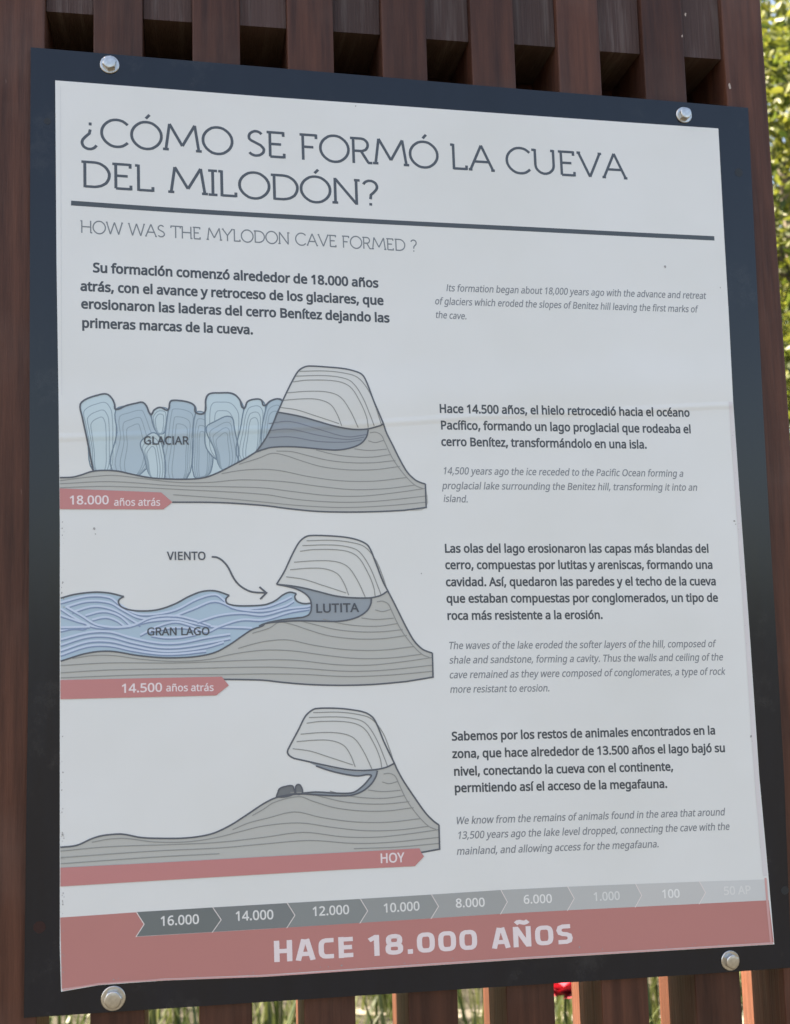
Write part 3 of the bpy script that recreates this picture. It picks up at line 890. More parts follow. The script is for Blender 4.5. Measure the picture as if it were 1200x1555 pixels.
HEAVY = {'H':(0.82,[[17,0,17,100],[65,0,65,100],[17,50,65,50]]),
 'A':(0.86,[[15,0,38,100],[48,100,71,0],[25,30,61,30],[35,88,51,88]]),
 'C':(0.76,[[65,88,49,88,37,88,31,87,27,86,24,83,21,80,19,76,18,71,17,65,17,50,17,35,18,29,19,24,21,20,24,17,27,14,31,13,37,12,49,12,65,12]]),
 'E':(0.74,[[17,0,17,100],[17,88,63,88],[17,50,59,50],[17,12,63,12]]),
 '1':(0.6,[[5,76,35,93],[34,100,34,0]]),
 '8':(0.84,
 [[42,51,48,51,52,52,55,53,58,54,60,56,61,58,63,61,63,64,64,70,63,76,63,79,61,82,60,84,58,86,55,87,52,88,48,89,42,89,36,89,32,88,29,87,26,86,24,84,23,82,21,79,21,76,20,70,21,64,21,61,23,58,24,56,26,54,29,53,32,52,36,51,42,51],
 [42,49,35,49,31,48,27,47,24,46,22,44,20,42,19,39,18,36,18,30,18,24,19,21,20,18,22,16,24,14,27,13,31,12,35,11,42,11,49,11,53,12,57,13,60,14,62,16,64,18,65,21,66,24,66,30,66,36,65,39,64,42,62,44,60,46,57,47,53,48,49,49,42,49]]),
 '0':(0.84,[[42,88,33,88,29,87,26,85,23,83,21,80,19,75,18,70,17,63,17,50,17,37,18,30,19,25,21,20,23,17,26,15,29,13,33,12,42,12,51,12,55,13,58,15,61,17,63,20,65,25,66,30,67,37,67,50,67,63,66,70,65,75,63,80,61,83,58,85,55,87,51,88,42,88]]),
 'O':(0.9,[[45,88,36,88,31,87,27,85,24,83,22,80,20,75,19,70,18,63,18,50,18,37,19,30,20,25,22,20,24,17,27,15,31,13,36,12,45,12,54,12,59,13,63,15,66,17,68,20,70,25,71,30,72,37,72,50,72,63,71,70,70,75,68,80,66,83,63,85,59,87,54,88,45,88]]),
 '.':(0.4,[[20,0,20,22]]),
 'Ñ':(0.88,[[17,0,17,100],[69,0,69,100],[19,95,67,5],[19,115,27,122,36,123,45,120,54,118,63,121,69,127]]),
 'S':(0.76,[[63,88,32,88,20,83,16,70,20,57,32,51,46,49,58,43,61,30,58,17,46,12,12,12]]),
 ' ':(0.46,[])}
U = 1e-4            # the lists below are in tenths of a millimetre on the sign: x, z
Y0 = -.0080         # face of the poster
GLYPH_MESH = {}
def glyph_mesh(c, bold):
    """layers of one character: the filled outline, and for bold print a band along each contour"""
    key = (c, bold)
    if key not in GLYPH_MESH:
        cu = bpy.data.curves.new('lettering', 'CURVE')
        cu.dimensions = '2D'
        cu.fill_mode = 'FRONT'
        loops = [[(f[i], f[i + 1]) for i in range(0, len(f), 2)] for f in GLYPHS[c][1]]
        for pts in loops:
            sp = cu.splines.new('POLY')
            sp.points.add(len(pts) - 1)
            for q, (x, y) in zip(sp.points, pts):
                q.co = (x * .02, y * .02, 0, 1)
            sp.use_cyclic_u = True
        ob = bpy.data.objects.new('lettering', cu)
        C.objects.link(ob)
        dg = bpy.context.evaluated_depsgraph_get()
        me = bpy.data.meshes.new_from_object(ob.evaluated_get(dg))
        layers = [([(v.co.x * 50, v.co.y * 50) for v in me.vertices], [tuple(p.vertices) for p in me.polygons])]
        bpy.data.objects.remove(ob)
        bpy.data.curves.remove(cu)
        bpy.data.meshes.remove(me)
        if bold:
            for pts in loops:
                q = []
                for p in pts:
                    if not q or math.dist(p, q[-1]) > 9:
                        q.append(p)
                L, R = ribbon(q + [q[0]], bold * 573 * 2)
                layers.append(([p for ab in zip(L, R) for p in ab], [(2*i, 2*i+1, 2*i+3, 2*i+2) for i in range(len(L) - 1)]))
        GLYPH_MESH[key] = layers
    return GLYPH_MESH[key]

def outline_text(sheet, lines, y, m, bold=0.0, slant=0.0):
    for text, ox, oz, ex, ez, ux, uz in lines:
        nat = sum(GLYPHS[c][0] for c in text)
        pen = 0
        for c in text:
            if GLYPHS[c][1]:
                for k, (vv, ff) in enumerate(glyph_mesh(c, bold)):
                    out = []
                    for px, py in vv:
                        gx, gy = (pen + px + slant * py) / nat, py / 573.0
                        out.append(((ox + gx * (ex - ox) + gy * ux) * U, (oz + gx * (ez - oz) + gy * uz) * U))
                    sheet.add_mesh(out, ff, y - k * 1.5e-5, m)
            pen += GLYPHS[c][0]

def stroke_text(sheet, lines, table, weight, y, m):
    for text, ox, oz, ex, ez, ux, uz, sag in lines:
        nat = sum(table[c][0] for c in text)
        pen = 0
        for c in text:
            adv, strokes = table[c]
            for si, flat in enumerate(strokes):
                pts = [(pen + flat[i] / 100, flat[i + 1] / 100) for i in range(0, len(flat), 2)]
                L, R = ribbon(pts, weight)
                vv = []
                for a, b_ in zip(L, R):
                    for gx, gy in (a, b_):
                        t = gx / nat
                        vv.append(((ox + t * (ex - ox) + gy * ux) * U, (oz + t * (ez - oz) + gy * uz - sag * 4 * t * (1 - t)) * U))
                ff = [(2*i, 2*i+1, 2*i+3, 2*i+2) for i in range(len(L) - 1)]
                sheet.add_mesh(vv, ff, y - si * 1.5e-5, m)
            pen += adv

def pts2(flat):
    return [(flat[i] * U, flat[i + 1] * U) for i in range(0, len(flat), 2)]

# ---------------------------------------------------------------- what is printed on the poster
s = Sheet()
stroke_text(s, [('¿CÓMO SE FORMÓ LA CUEVA',-3793,21632,2720,21538,-2.7,320.4,15.2),('DEL MILODÓN?',-3784,21130,-385,21058,-3.2,311.5,3.8)], STROKES, .098, Y0 - .0004, INK['title_grey'])
s.build('title_text', poster)
s = Sheet()
stroke_text(s, [('HOW WAS THE MYLODON CAVE FORMED ?',-3789,20599,49,20518,-1.5,144.7,0.0)], STROKES, .10, Y0 - .0004, INK['subtitle_grey'])
s.build('subtitle_text', poster)
s = Sheet()
s.line(catmull(pts2([-3890,20939,-2866,20909,-1751,20887,-209,20865,1401,20851,2656,20838,3822,20829])), 0.0056, Y0 - .0003, INK['rule_grey'])
s.build('divider_line', poster)
for name, style, lines in [('spanish_paragraph','bold',[('Su formación comenzó alrededor de 18.000 años',-3652,20151,-426,20071,-1.1,104.5),('atrás, con el avance y retroceso de los glaciares, que',-3786,19935,-370,19864,-1.1,104.1),('erosionaron las laderas del cerro Benítez dejando las',-3778,19733,-305,19657,-1.1,103.7),('primeras marcas de la cueva.',-3770,19516,-1883,19480,-1.1,102.3)]),
 ('english_paragraph','ital',[('Its formation began about 18,000 years ago with the advance and retreat',375,20052,3659,20050,-0.5,81.7),('of glaciers which eroded the slopes of Benitez hill leaving the first marks of',235,19888,3535,19876,-0.5,81.3),('the cave.',238,19724,619,19715,-0.6,79.6)]),
 ('spanish_paragraph','bold2',[('Hace 14.500 años, el hielo retrocedió hacia el océano',248,18594,3360,18574,-0.7,97.8),('Pacífico, formando un lago proglacial que rodeaba el',257,18399,3365,18371,-0.7,97.4),('cerro Benítez, transformándolo en una isla.',259,18205,2788,18181,-0.7,96.8)]),
 ('english_paragraph','ital',[('14,500 years ago the ice receded to the Pacific Ocean forming a',263,17872,3230,17838,-0.6,80.8),('proglacial lake surrounding the Benitez hill, transforming it into an',250,17698,3398,17669,-0.6,80.6),('island.',260,17550,556,17541,-0.7,78.9)]),
 ('spanish_paragraph',
 'bold2',
 [('Las olas del lago erosionaron las capas más blandas del',256,16965,3503,16921,-0.7,95.1),
 ('cerro, compuestas por lutitas y areniscas, formando una',258,16776,3541,16727,-0.7,94.9),
 ('cavidad. Así, quedaron las paredes y el techo de la cueva',259,16581,3571,16530,-0.7,94.6),
 ('que estaban compuestas por conglomerados, un tipo de',260,16393,3583,16334,-0.7,94.2),
 ('roca más resistente a la erosión.',261,16199,2128,16165,-0.8,93.0)]),
 ('english_paragraph',
 'ital',
 [('The waves of the lake eroded the softer layers of the hill, composed of',265,15867,3506,15798,-0.6,79.7),('shale and sandstone, forming a cavity. Thus the walls and ceiling of the',268,15704,3597,15639,-0.6,79.5),('cave remained as they were composed of conglomerates, a type of rock',262,15539,3611,15470,-0.6,79.3),('more resistant to erosion.',264,15377,1442,15352,-0.7,77.9)]),
 ('spanish_paragraph','bold2',[('Sabemos por los restos de animales encontrados en la',269,14847,3449,14782,-0.8,93.1),('zona, que hace alrededor de 13.500 años el lago bajó su',270,14654,3560,14574,-0.8,92.9),('nivel, conectando la cueva con el continente,',278,14460,2899,14391,-0.8,92.2),('permitiendo así el acceso de la megafauna.',280,14278,2814,14200,-0.8,91.8)]),
 ('english_paragraph','ital',[('We know from the remains of animals found in the area that around',283,13928,3504,13850,-0.7,78.5),('13,500 years ago the lake level dropped, connecting the cave with the',292,13768,3551,13683,-0.7,78.3),('mainland, and allowing access for the megafauna.',279,13597,2670,13537,-0.7,77.6)])]:
    s = Sheet()
    if style == 'ital':
        outline_text(s, lines, Y0 - .0004, INK['italic_grey'], .020, .20)
    else:
        outline_text(s, lines, Y0 - .0004, INK['body_grey'], .056 if style == 'bold' else .047)
    s.build(name, poster)

DIAGRAMS = [('cave_diagram',
 'cross-section with pale blue glacier blocks against the hill',
 [('fill','icelight',0.0,0,[[-3641,17911,-3700,18239,-3514,18411,-3138,18413,-2756,18515,-2274,18520,-1809,18524,-1839,18172,-2036,18022,-2280,17898,-2521,17825,-2902,17825,-3233,17879,-3467,17913]]),
 ('fill','icelight',0.0,1,[[-3641,17911,-3700,18239,-3759,18507,-3783,18641,-3725,18703,-3608,18749,-3503,18767,-3444,18719,-3409,18633,-3397,18289,-3439,17911]]),
 ('under','iceedge',14.4,1,[[-3641,17911,-3700,18239,-3759,18507,-3783,18641,-3725,18703,-3608,18749,-3503,18767,-3444,18719,-3409,18633,-3397,18289,-3439,17911,-3641,17911]]),
 ('under','iceline',9.5,1,[[-3629,17911,-3677,18203,-3724,18441,-3743,18561,-3697,18616,-3603,18656,-3519,18672,-3472,18629,-3444,18553,-3434,18247,-3467,17911,-3629,17911]]),
 ('under','iceline',9.5,1,[[-3617,17911,-3653,18170,-3688,18381,-3703,18488,-3668,18536,-3598,18572,-3535,18586,-3500,18547,-3478,18480,-3471,18209,-3496,17911,-3617,17911]]),
 ('under','iceline',9.5,1,[[-3607,17911,-3632,18140,-3657,18328,-3667,18422,-3642,18465,-3593,18496,-3549,18508,-3525,18474,-3510,18414,-3504,18175,-3522,17911,-3607,17911]]),
 ('fill','ice',0.0,1,[[-3439,17911,-3390,18338,-3402,18588,-3279,18641,-3113,18678,-3071,18631,-2995,18439,-2936,18267,-3139,17874]]),
 ('under','iceedge',14.4,1,[[-3439,17911,-3390,18338,-3402,18588,-3279,18641,-3113,18678,-3071,18631,-2995,18439,-2936,18267,-3139,17874,-3439,17911]]),
 ('under','iceline',9.5,1,[[-3390,17907,-3351,18287,-3361,18510,-3263,18557,-3130,18589,-3096,18547,-3036,18376,-2989,18223,-3150,17874,-3390,17907]]),
 ('under','iceline',9.5,1,[[-3342,17903,-3313,18241,-3320,18438,-3246,18480,-3147,18508,-3121,18471,-3076,18320,-3041,18184,-3162,17874,-3342,17903]]),
 ('under','iceline',9.5,1,[[-3299,17900,-3278,18199,-3283,18374,-3231,18411,-3162,18435,-3144,18403,-3112,18268,-3088,18148,-3173,17874,-3299,17900]]),
 ('fill','icelight',0.0,1,[[-3019,18525,-2983,18593,-2923,18623,-2840,18594,-2877,18341,-2960,18341]]),
 ('under','iceedge',14.4,1,[[-3019,18525,-2983,18593,-2923,18623,-2840,18594,-2877,18341,-2960,18341,-3019,18525]]),
 ('under','iceline',9.5,1,[[-2998,18501,-2971,18559,-2926,18585,-2863,18560,-2891,18341,-2954,18341,-2998,18501]]),
 ('under','iceline',9.5,1,[[-2976,18478,-2958,18527,-2928,18549,-2887,18528,-2905,18341,-2947,18341,-2976,18478]]),
 ('fill','ice',0.0,1,[[-2902,17830,-2872,18292,-2815,18689,-2779,18707,-2635,18691,-2539,18637,-2533,18517,-2566,18269,-2641,17820]]),
 ('under','iceedge',14.4,1,[[-2902,17830,-2872,18292,-2815,18689,-2779,18707,-2635,18691,-2539,18637,-2533,18517,-2566,18269,-2641,17820,-2902,17830]]),
 ('under','iceline',9.5,1,[[-2862,17829,-2838,18240,-2792,18593,-2763,18608,-2648,18594,-2572,18546,-2567,18440,-2593,18219,-2653,17820,-2862,17829]]),
 ('under','iceline',9.5,1,[[-2822,17828,-2803,18193,-2769,18506,-2747,18519,-2661,18506,-2604,18464,-2600,18370,-2620,18174,-2665,17820,-2822,17828]]),
 ('under','iceline',9.5,1,[[-2786,17827,-2773,18150,-2748,18427,-2733,18439,-2673,18428,-2633,18390,-2630,18307,-2644,18133,-2676,17820,-2786,17827]]),
 ('fill','icelight',0.0,1,[[-3021,17840,-3103,18094,-3138,18217,-3079,18291,-2984,18336,-2913,18242,-2879,17830]]),
 ('under','iceedge',14.4,1,[[-3021,17840,-3103,18094,-3138,18217,-3079,18291,-2984,18336,-2913,18242,-2879,17830,-3021,17840]]),
 ('under','iceline',9.5,1,[[-3020,17839,-3086,18065,-3114,18174,-3066,18240,-2990,18280,-2934,18197,-2907,17830,-3020,17839]]),
 ('under','iceline',9.5,1,[[-3019,17838,-3068,18039,-3090,18136,-3054,18194,-2997,18229,-2954,18155,-2934,17830,-3019,17838]]),
 ('under','iceline',9.5,1,[[-3019,17837,-3053,18015,-3068,18101,-3043,18152,-3003,18183,-2973,18118,-2959,17830,-3019,17837]]),
 ('fill','ice',0.0,1,[[-2567,18170,-2535,18562,-2431,18563,-2360,18444,-2345,18171,-2377,17898,-2461,17844,-2557,17849]]),
 ('under','iceedge',14.4,1,[[-2567,18170,-2535,18562,-2431,18563,-2360,18444,-2345,18171,-2377,17898,-2461,17844,-2557,17849,-2567,18170]]),
 ('under','iceline',9.5,1,[[-2545,18134,-2519,18483,-2436,18484,-2379,18378,-2367,18134,-2393,17892,-2460,17844,-2537,17849,-2545,18134]]),
 ('under','iceline',9.5,1,[[-2522,18101,-2503,18411,-2440,18411,-2398,18317,-2389,18102,-2409,17887,-2459,17844,-2517,17848,-2522,18101]]),
 ('under','iceline',9.5,1,[[-2502,18072,-2488,18346,-2445,18346,-2415,18263,-2409,18072,-2423,17882,-2459,17844,-2499,17848,-2502,18072]]),
 ('fill','icelight',0.0,1,[[-2432,18419,-2423,18693,-2381,18781,-2271,18795,-2125,18784,-2040,18710,-2005,18622,-2020,18346,-2073,18017,-2279,18022,-2422,18170]]),
 ('under','iceedge',14.4,1,[[-2432,18419,-2423,18693,-2381,18781,-2271,18795,-2125,18784,-2040,18710,-2005,18622,-2020,18346,-2073,18017,-2279,18022,-2422,18170,-2432,18419]]),
 ('under','iceline',9.5,1,[[-2381,18364,-2374,18602,-2342,18678,-2260,18690,-2151,18680,-2087,18615,-2060,18540,-2072,18302,-2112,18017,-2267,18021,-2374,18150,-2381,18364]]),
 ('under','iceline',9.5,1,[[-2330,18314,-2325,18517,-2303,18582,-2249,18592,-2176,18583,-2134,18528,-2116,18464,-2124,18260,-2151,18017,-2254,18021,-2326,18131,-2330,18314]]),
 ('fill','ice',0.0,1,[[-2421,18389,-2323,18469,-2152,18526,-2110,18396,-2073,18022,-2232,17911,-2338,18171]]),
 ('under','iceedge',14.4,1,[[-2421,18389,-2323,18469,-2152,18526,-2110,18396,-2073,18022,-2232,17911,-2338,18171,-2421,18389]]),
 ('under','iceline',9.5,1,[[-2384,18336,-2306,18408,-2169,18458,-2135,18342,-2106,18010,-2233,17911,-2318,18142,-2384,18336]]),
 ('under','iceline',9.5,1,[[-2347,18288,-2288,18352,-2186,18396,-2161,18293,-2139,17999,-2235,17911,-2298,18116,-2347,18288]]),
 ('under','iceline',9.5,1,[[-2314,18245,-2273,18301,-2201,18340,-2184,18250,-2169,17989,-2236,17911,-2280,18093,-2314,18245]]),
 ('fill','icelight',0.0,1,[[-2061,18022,-2031,18446,-1967,18686,-1868,18730,-1794,18713,-1759,18625,-1827,18160]]),
 ('under','iceedge',14.4,1,[[-2061,18022,-2031,18446,-1967,18686,-1868,18730,-1794,18713,-1759,18625,-1827,18160,-2061,18022]]),
 ('under','iceline',9.5,1,[[-2030,18022,-2006,18400,-1954,18612,-1875,18651,-1816,18636,-1788,18558,-1843,18145,-2030,18022]]),
 ('under','iceline',9.5,1,[[-1999,18022,-1981,18357,-1941,18546,-1882,18580,-1838,18567,-1817,18497,-1859,18131,-1999,18022]]),
 ('under','iceline',9.5,1,[[-1972,18022,-1958,18319,-1930,18486,-1888,18516,-1858,18504,-1843,18443,-1873,18119,-1972,18022]]),
 ('fill','ice',0.0,1,[[-1814,18197,-1746,18650,-1671,18719,-1572,18720,-1631,18576,-1726,18323]]),
 ('under','iceedge',14.4,1,[[-1814,18197,-1746,18650,-1671,18719,-1572,18720,-1631,18576,-1726,18323,-1814,18197]]),
 ('under','iceline',9.5,1,[[-1785,18198,-1733,18589,-1677,18649,-1603,18649,-1647,18524,-1719,18306,-1785,18198]]),
 ('under','iceline',9.5,1,[[-1756,18198,-1721,18532,-1683,18583,-1633,18584,-1663,18477,-1712,18291,-1756,18198]]),
 ('fill',
 'rock',
 0.0,
 1,
 [[-3991,17836,-3860,17841,-3768,17865,-3653,17904,-3513,17916,-3373,17906,-3233,17874,-3044,17835,-2855,17820,-2617,17817,-2449,17834,-2304,17886,-2134,17973,-1987,18052,-1876,18122],
 [-1291,18427,-589,18432,-413,18459],
 [-413,18459,-382,18357,-309,18203,-237,18050,-152,17898,-64,17808,-1,17775,58,17757],
 [58,17757,59,17485,-203,17454,-458,17443,-811,17438,-1185,17448,-1506,17480,-1799,17519,-2283,17554,-2797,17561],
 [-3990,17608]]),
 ('fill','cap',0.0,1,[[-1623,18581,-1533,18779,-1443,18958,-1379,19061,-1315,19106,-1252,19120,-1026,19111,-848,19096,-722,19067,-646,19030,-597,18945,-525,18740,-453,18561,-413,18459],[-444,18438,-483,18425,-611,18393,-788,18392,-990,18429,-1164,18478,-1339,18528,-1487,18559]]),
 ('fill','shale',0.0,1,[[-1623,18581,-1487,18559,-1339,18528,-1164,18478,-990,18429,-788,18392,-611,18393],[-591,18386,-613,18304,-678,18227,-794,18176,-945,18150,-1096,18155,-1295,18174,-1494,18186,-1691,18178,-1790,18153,-1876,18122],[-1826,18185,-1751,18298,-1688,18424]]),
 ('line','strata',10.6,1,[[-574,18350,-505,18358,-442,18325,-405,18249,-314,18050,-191,17872,-66,17745,23,17706]]),
 ('line','strata',10.6,1,[[-594,18258,-513,18238,-415,18264]]),
 ('line','strata',10.6,1,[[-756,18164,-592,18146,-382,18162]]),
 ('line','strata',10.6,1,[[-1196,18149,-972,18095,-746,18070,-543,18070,-333,18101]]),
 ('line','strata',10.6,1,[[-1643,18136,-1470,18129,-1297,18086,-1048,18029,-798,18004,-544,18004,-284,18030]]),
 ('line','strata',10.6,1,[[-3991,17803,-3652,17846,-3420,17860,-3115,17825,-2760,17783,-2402,17780,-2039,17809,-1550,17786,-1179,17735,-805,17696,-425,17703,-61,17745]]),
 ('line','strata',10.6,1,[[-3991,17769,-3466,17792,-2760,17744,-2282,17733,-1796,17717,-1502,17679,-1057,17627,-681,17620,-299,17657,56,17706]]),
 ('line','strata',10.6,1,[[-3991,17726,-3466,17739,-2761,17705,-1797,17645,-1430,17586,-934,17551,-505,17562,56,17617]]),
 ('line','strata',10.6,1,[[-2785,17644,-2283,17605,-1799,17558,-1431,17519,-935,17491,-431,17506,56,17546]]),
 ('line','strata',10.6,1,[[-2256,17879,-2038,17916,-1793,17928,-1597,17911,-1301,17848,-928,17797,-550,17791,-153,17834]]),
 ('line','strata',10.6,1,[[-2061,17985,-1840,18055,-1692,18110,-1545,18086,-1397,18036,-1150,17961,-850,17923,-547,17923,-234,17961]]),
 ('line','strata',10.6,1,[[-1366,19057,-1077,19066,-850,19044,-698,18995,-574,18842,-502,18663,-438,18453]]),
 ('line','strata',10.6,1,[[-1415,19000,-1103,19012,-889,18992,-763,18938,-647,18764,-556,18534,-521,18432]]),
 ('line','strata',10.6,1,[[-1444,18933,-1281,18956,-953,18950,-790,18886,-679,18713,-607,18534,-590,18411]]),
 ('line','strata',10.6,1,[[-1513,18805,-1283,18826,-1057,18821,-907,18766,-796,18609,-707,18411]]),
 ('line','strata',10.6,1,[[-1559,18718,-1335,18738,-1159,18733,-1022,18678,-949,18569,-896,18430]]),
 ('line','strata',10.6,1,[[-1605,18637,-1412,18611,-1213,18549,-926,18455]]),
 ('line','shaleline',9.9,1,[[-1724,18449,-1489,18476,-1166,18390,-841,18303,-612,18330]]),
 ('line','shaleline',9.9,1,[[-1725,18368,-1490,18388,-1168,18319,-842,18272,-639,18299]]),
 ('line','shaleline',9.9,1,[[-1727,18288,-1492,18299,-1169,18248,-843,18242,-665,18268]]),
 ('line',
 'outline',
 18.2,
 1,
 [[-3641,17911,-3700,18226,-3759,18507,-3781,18641,-3725,18703,-3608,18749,-3503,18767,-3444,18719,-3416,18657,-3402,18596,-3291,18639,-3185,18667,-3113,18678,-3071,18636,-3024,18543,-2988,18593,-2923,18623,-2840,18594,-2815,18684,-2779,18704,-2635,18691,-2551,18649,-2533,18567,-2438,18568,-2423,18718,-2386,18781,-2271,18795,-2125,18789,-2048,18722,-2005,18622,-1960,18698,-1881,18727,-1807,18720,-1776,18655,-1708,18706,-1628,18735,-1569,18718]]),
 ('line','outline',17.5,1,[[-1623,18581,-1533,18779,-1443,18958,-1379,19061,-1315,19106,-1252,19120,-1026,19111,-848,19096,-722,19067,-646,19030,-597,18945,-525,18740,-453,18561,-413,18459]]),
 ('line','outline',17.5,1,[[-413,18459,-444,18438,-483,18425,-611,18393,-788,18392,-990,18429,-1164,18478,-1339,18528,-1487,18559,-1623,18581]]),
 ('line','outline',17.5,1,[[-413,18459,-382,18357,-309,18203,-237,18050,-152,17898,-64,17808,-1,17775,58,17757]]),
 ('line','outline',17.5,1,[[-3991,17836,-3860,17841,-3768,17865,-3653,17904,-3513,17916,-3373,17906,-3233,17874,-3044,17835,-2855,17820,-2617,17817,-2449,17834,-2304,17886,-2134,17973,-1987,18052,-1876,18122]]),
 ('line','outline',17.5,1,[[-1876,18122,-1790,18153,-1691,18178,-1494,18186,-1295,18174,-1096,18155,-945,18150,-794,18176,-678,18227,-613,18304,-591,18386]]),
 ('line','outline',17.5,1,[[-1623,18581,-1688,18424,-1751,18298,-1826,18185,-1876,18122]]),
 ('line','outline',17.5,0,[[58,17757,59,17485,-203,17454]]),
 ('line','outline',17.5,1,[[-203,17454,-458,17443,-811,17438,-1185,17448,-1506,17480,-1799,17519,-2283,17554,-2797,17561]])],
 [('GLACIAR',-3105,18205,-2612,18207,-1.0,88.8)]),
 ('cave_diagram',
 'cross-section with blue lake waves hollowing the hill and a curved wind arrow',
 [('fill',
 'rock',
 0.0,
 1,
 [[-3970,15861,-3851,15897,-3738,15929,-3578,15952,-3418,15947,-3188,15901,-2957,15870,-2770,15860,-2536,15869,-2347,15906,-2180,15990,-2059,16070,-1939,16144,-1830,16180,-1794,16208,-1672,16234,-1551,16250,-1380,16265],
 [-604,16464,-414,16539],
 [-354,16419,-283,16269,-211,16119,-127,15969,-42,15880,21,15847,78,15828],
 [77,15558,-234,15519,-609,15500,-979,15503,-1345,15526,-1635,15560,-1826,15588,-2065,15603,-2278,15612],
 [-3971,15667]]),
 ('fill','cap',0.0,1,[[-1666,16636,-1579,16774,-1490,16957,-1414,17091,-1351,17152,-1277,17176,-992,17165,-818,17141,-693,17100,-619,17044,-548,16869,-466,16644,-414,16539],[-483,16496,-559,16473,-634,16464,-833,16471,-1007,16494,-1203,16547,-1374,16592,-1520,16619]]),
 ('fill','shale',0.0,1,[[-1666,16636,-1520,16619,-1374,16592,-1203,16547,-1007,16494,-833,16471,-634,16464],[-604,16464,-611,16400,-663,16315,-789,16244,-963,16212,-1185,16217,-1454,16228,-1673,16219,-1794,16208,-1866,16181],[-1551,16248,-1380,16265],[-1313,16293,-1285,16353,-1291,16451,-1339,16518,-1435,16576,-1545,16610]]),
 ('fill',
 'water',
 0.0,
 1,
 [[-3974,16531,-3831,16568,-3626,16588,-3465,16575,-3315,16534],
 [-3361,16506,-3372,16471,-3338,16423,-3234,16385,-3071,16374,-2931,16390,-2767,16446,-2625,16520,-2483,16572,-2340,16577,-2186,16525],
 [-2222,16487,-2211,16439,-2127,16413,-1983,16405,-1815,16411,-1742,16429,-1669,16464,-1595,16518,-1521,16546,-1448,16530],
 [-1466,16491,-1438,16442,-1365,16416,-1286,16419],
 [-1285,16353,-1313,16293,-1380,16265],
 [-1551,16250,-1672,16234,-1794,16208,-1830,16180,-1939,16144,-2059,16070,-2180,15990,-2347,15906,-2536,15869,-2770,15860,-2957,15870,-3188,15901,-3418,15947,-3578,15952,-3738,15929,-3851,15897,-3970,15861]]),
 ('line','waterdark',14.4,1,[[-3974,16468,-3694,16532,-3465,16513,-3361,16435,-3188,16332,-3002,16321,-2768,16363,-2531,16477,-2341,16521,-2258,16471,-2152,16373,-1815,16368,-1596,16436,-1498,16482]]),
 ('line','waterlight',19.8,1,[[-3974,16486,-3694,16551,-3465,16532,-3361,16454,-3188,16351,-3002,16339,-2768,16381,-2531,16496,-2341,16540,-2258,16490,-2151,16392,-1815,16386,-1596,16454,-1498,16501]]),
 ('line','waterdark',14.4,1,[[-3921,16420,-3694,16478,-3465,16457,-3326,16376,-3141,16284,-2862,16277,-2579,16370,-2342,16449,-2104,16360,-1816,16329,-1573,16379,-1475,16433]]),
 ('line','waterlight',19.8,1,[[-3922,16438,-3694,16496,-3465,16475,-3326,16394,-3141,16302,-2862,16295,-2579,16389,-2341,16468,-2104,16378,-1816,16348,-1573,16398,-1474,16452]]),
 ('line','waterdark',14.4,1,[[-3853,16364,-3625,16422,-3419,16378,-3234,16267,-3141,16206]]),
 ('line','waterlight',19.8,1,[[-3853,16382,-3625,16441,-3419,16396,-3234,16285,-3141,16224]]),
 ('line','waterdark',14.4,1,[[-3716,16326,-3533,16364,-3372,16318,-3246,16208]]),
 ('line','waterlight',19.8,1,[[-3716,16344,-3533,16382,-3372,16336,-3245,16227]]),
 ('line','waterdark',14.4,1,[[-3648,16277,-3510,16302,-3395,16266,-3303,16198]]),
 ('line','waterlight',19.8,1,[[-3648,16295,-3510,16320,-3395,16285,-3303,16216]]),
 ('line','waterdark',14.4,1,[[-3973,16402,-3830,16305,-3647,16207,-3418,16187,-3234,16208,-3025,16250,-2768,16260,-2580,16215,-2392,16175,-2058,16154,-1939,16144]]),
 ('line','waterlight',19.8,1,[[-3974,16420,-3830,16323,-3647,16225,-3418,16205,-3234,16226,-3025,16268,-2768,16279,-2580,16234,-2391,16193,-2058,16173,-1939,16163]]),
 ('line','waterdark',14.4,1,[[-3921,16424,-3762,16327,-3579,16217,-3257,16197,-3025,16286,-2768,16298,-2533,16238,-2392,16187]]),
 ('line','waterlight',19.8,1,[[-3922,16443,-3762,16345,-3579,16235,-3257,16215,-3025,16304,-2768,16317,-2533,16257,-2391,16205]]),
 ('line','waterdark',14.4,1,[[-3973,16332,-3807,16269,-3693,16208,-3852,16193,-3972,16168]]),
 ('line','waterlight',19.8,1,[[-3973,16350,-3807,16288,-3693,16226,-3852,16211,-3972,16186]]),
 ('line','waterdark',14.4,1,[[-3972,16203,-3670,16203]]),
 ('line','waterlight',19.8,1,[[-3972,16221,-3670,16221]]),
 ('line','waterdark',14.4,1,[[-3142,16099,-2955,16189,-2768,16232,-2581,16179,-2439,16116,-2297,16172,-2057,16238,-1817,16232,-1525,16310,-1305,16342]]),
 ('line','waterlight',19.8,1,[[-3142,16118,-2955,16208,-2768,16250,-2580,16198,-2439,16135,-2297,16191,-2057,16257,-1817,16251,-1525,16329,-1305,16361]]),
 ('line','waterdark',14.4,1,[[-3049,16132,-2769,16172,-2534,16119,-2652,16074,-2863,16063,-3026,16091]]),
 ('line','waterlight',19.8,1,[[-3049,16151,-2769,16191,-2534,16137,-2652,16093,-2863,16082,-3026,16110]]),
 ('line','waterdark',14.4,1,[[-3971,16075,-3693,16142,-3464,16143,-3234,16074,-2956,16012,-2723,16005,-2416,16056,-2179,16085]]),
 ('line','waterlight',19.8,1,[[-3972,16093,-3693,16160,-3464,16162,-3234,16092,-2956,16030,-2723,16024,-2416,16075,-2178,16104]]),
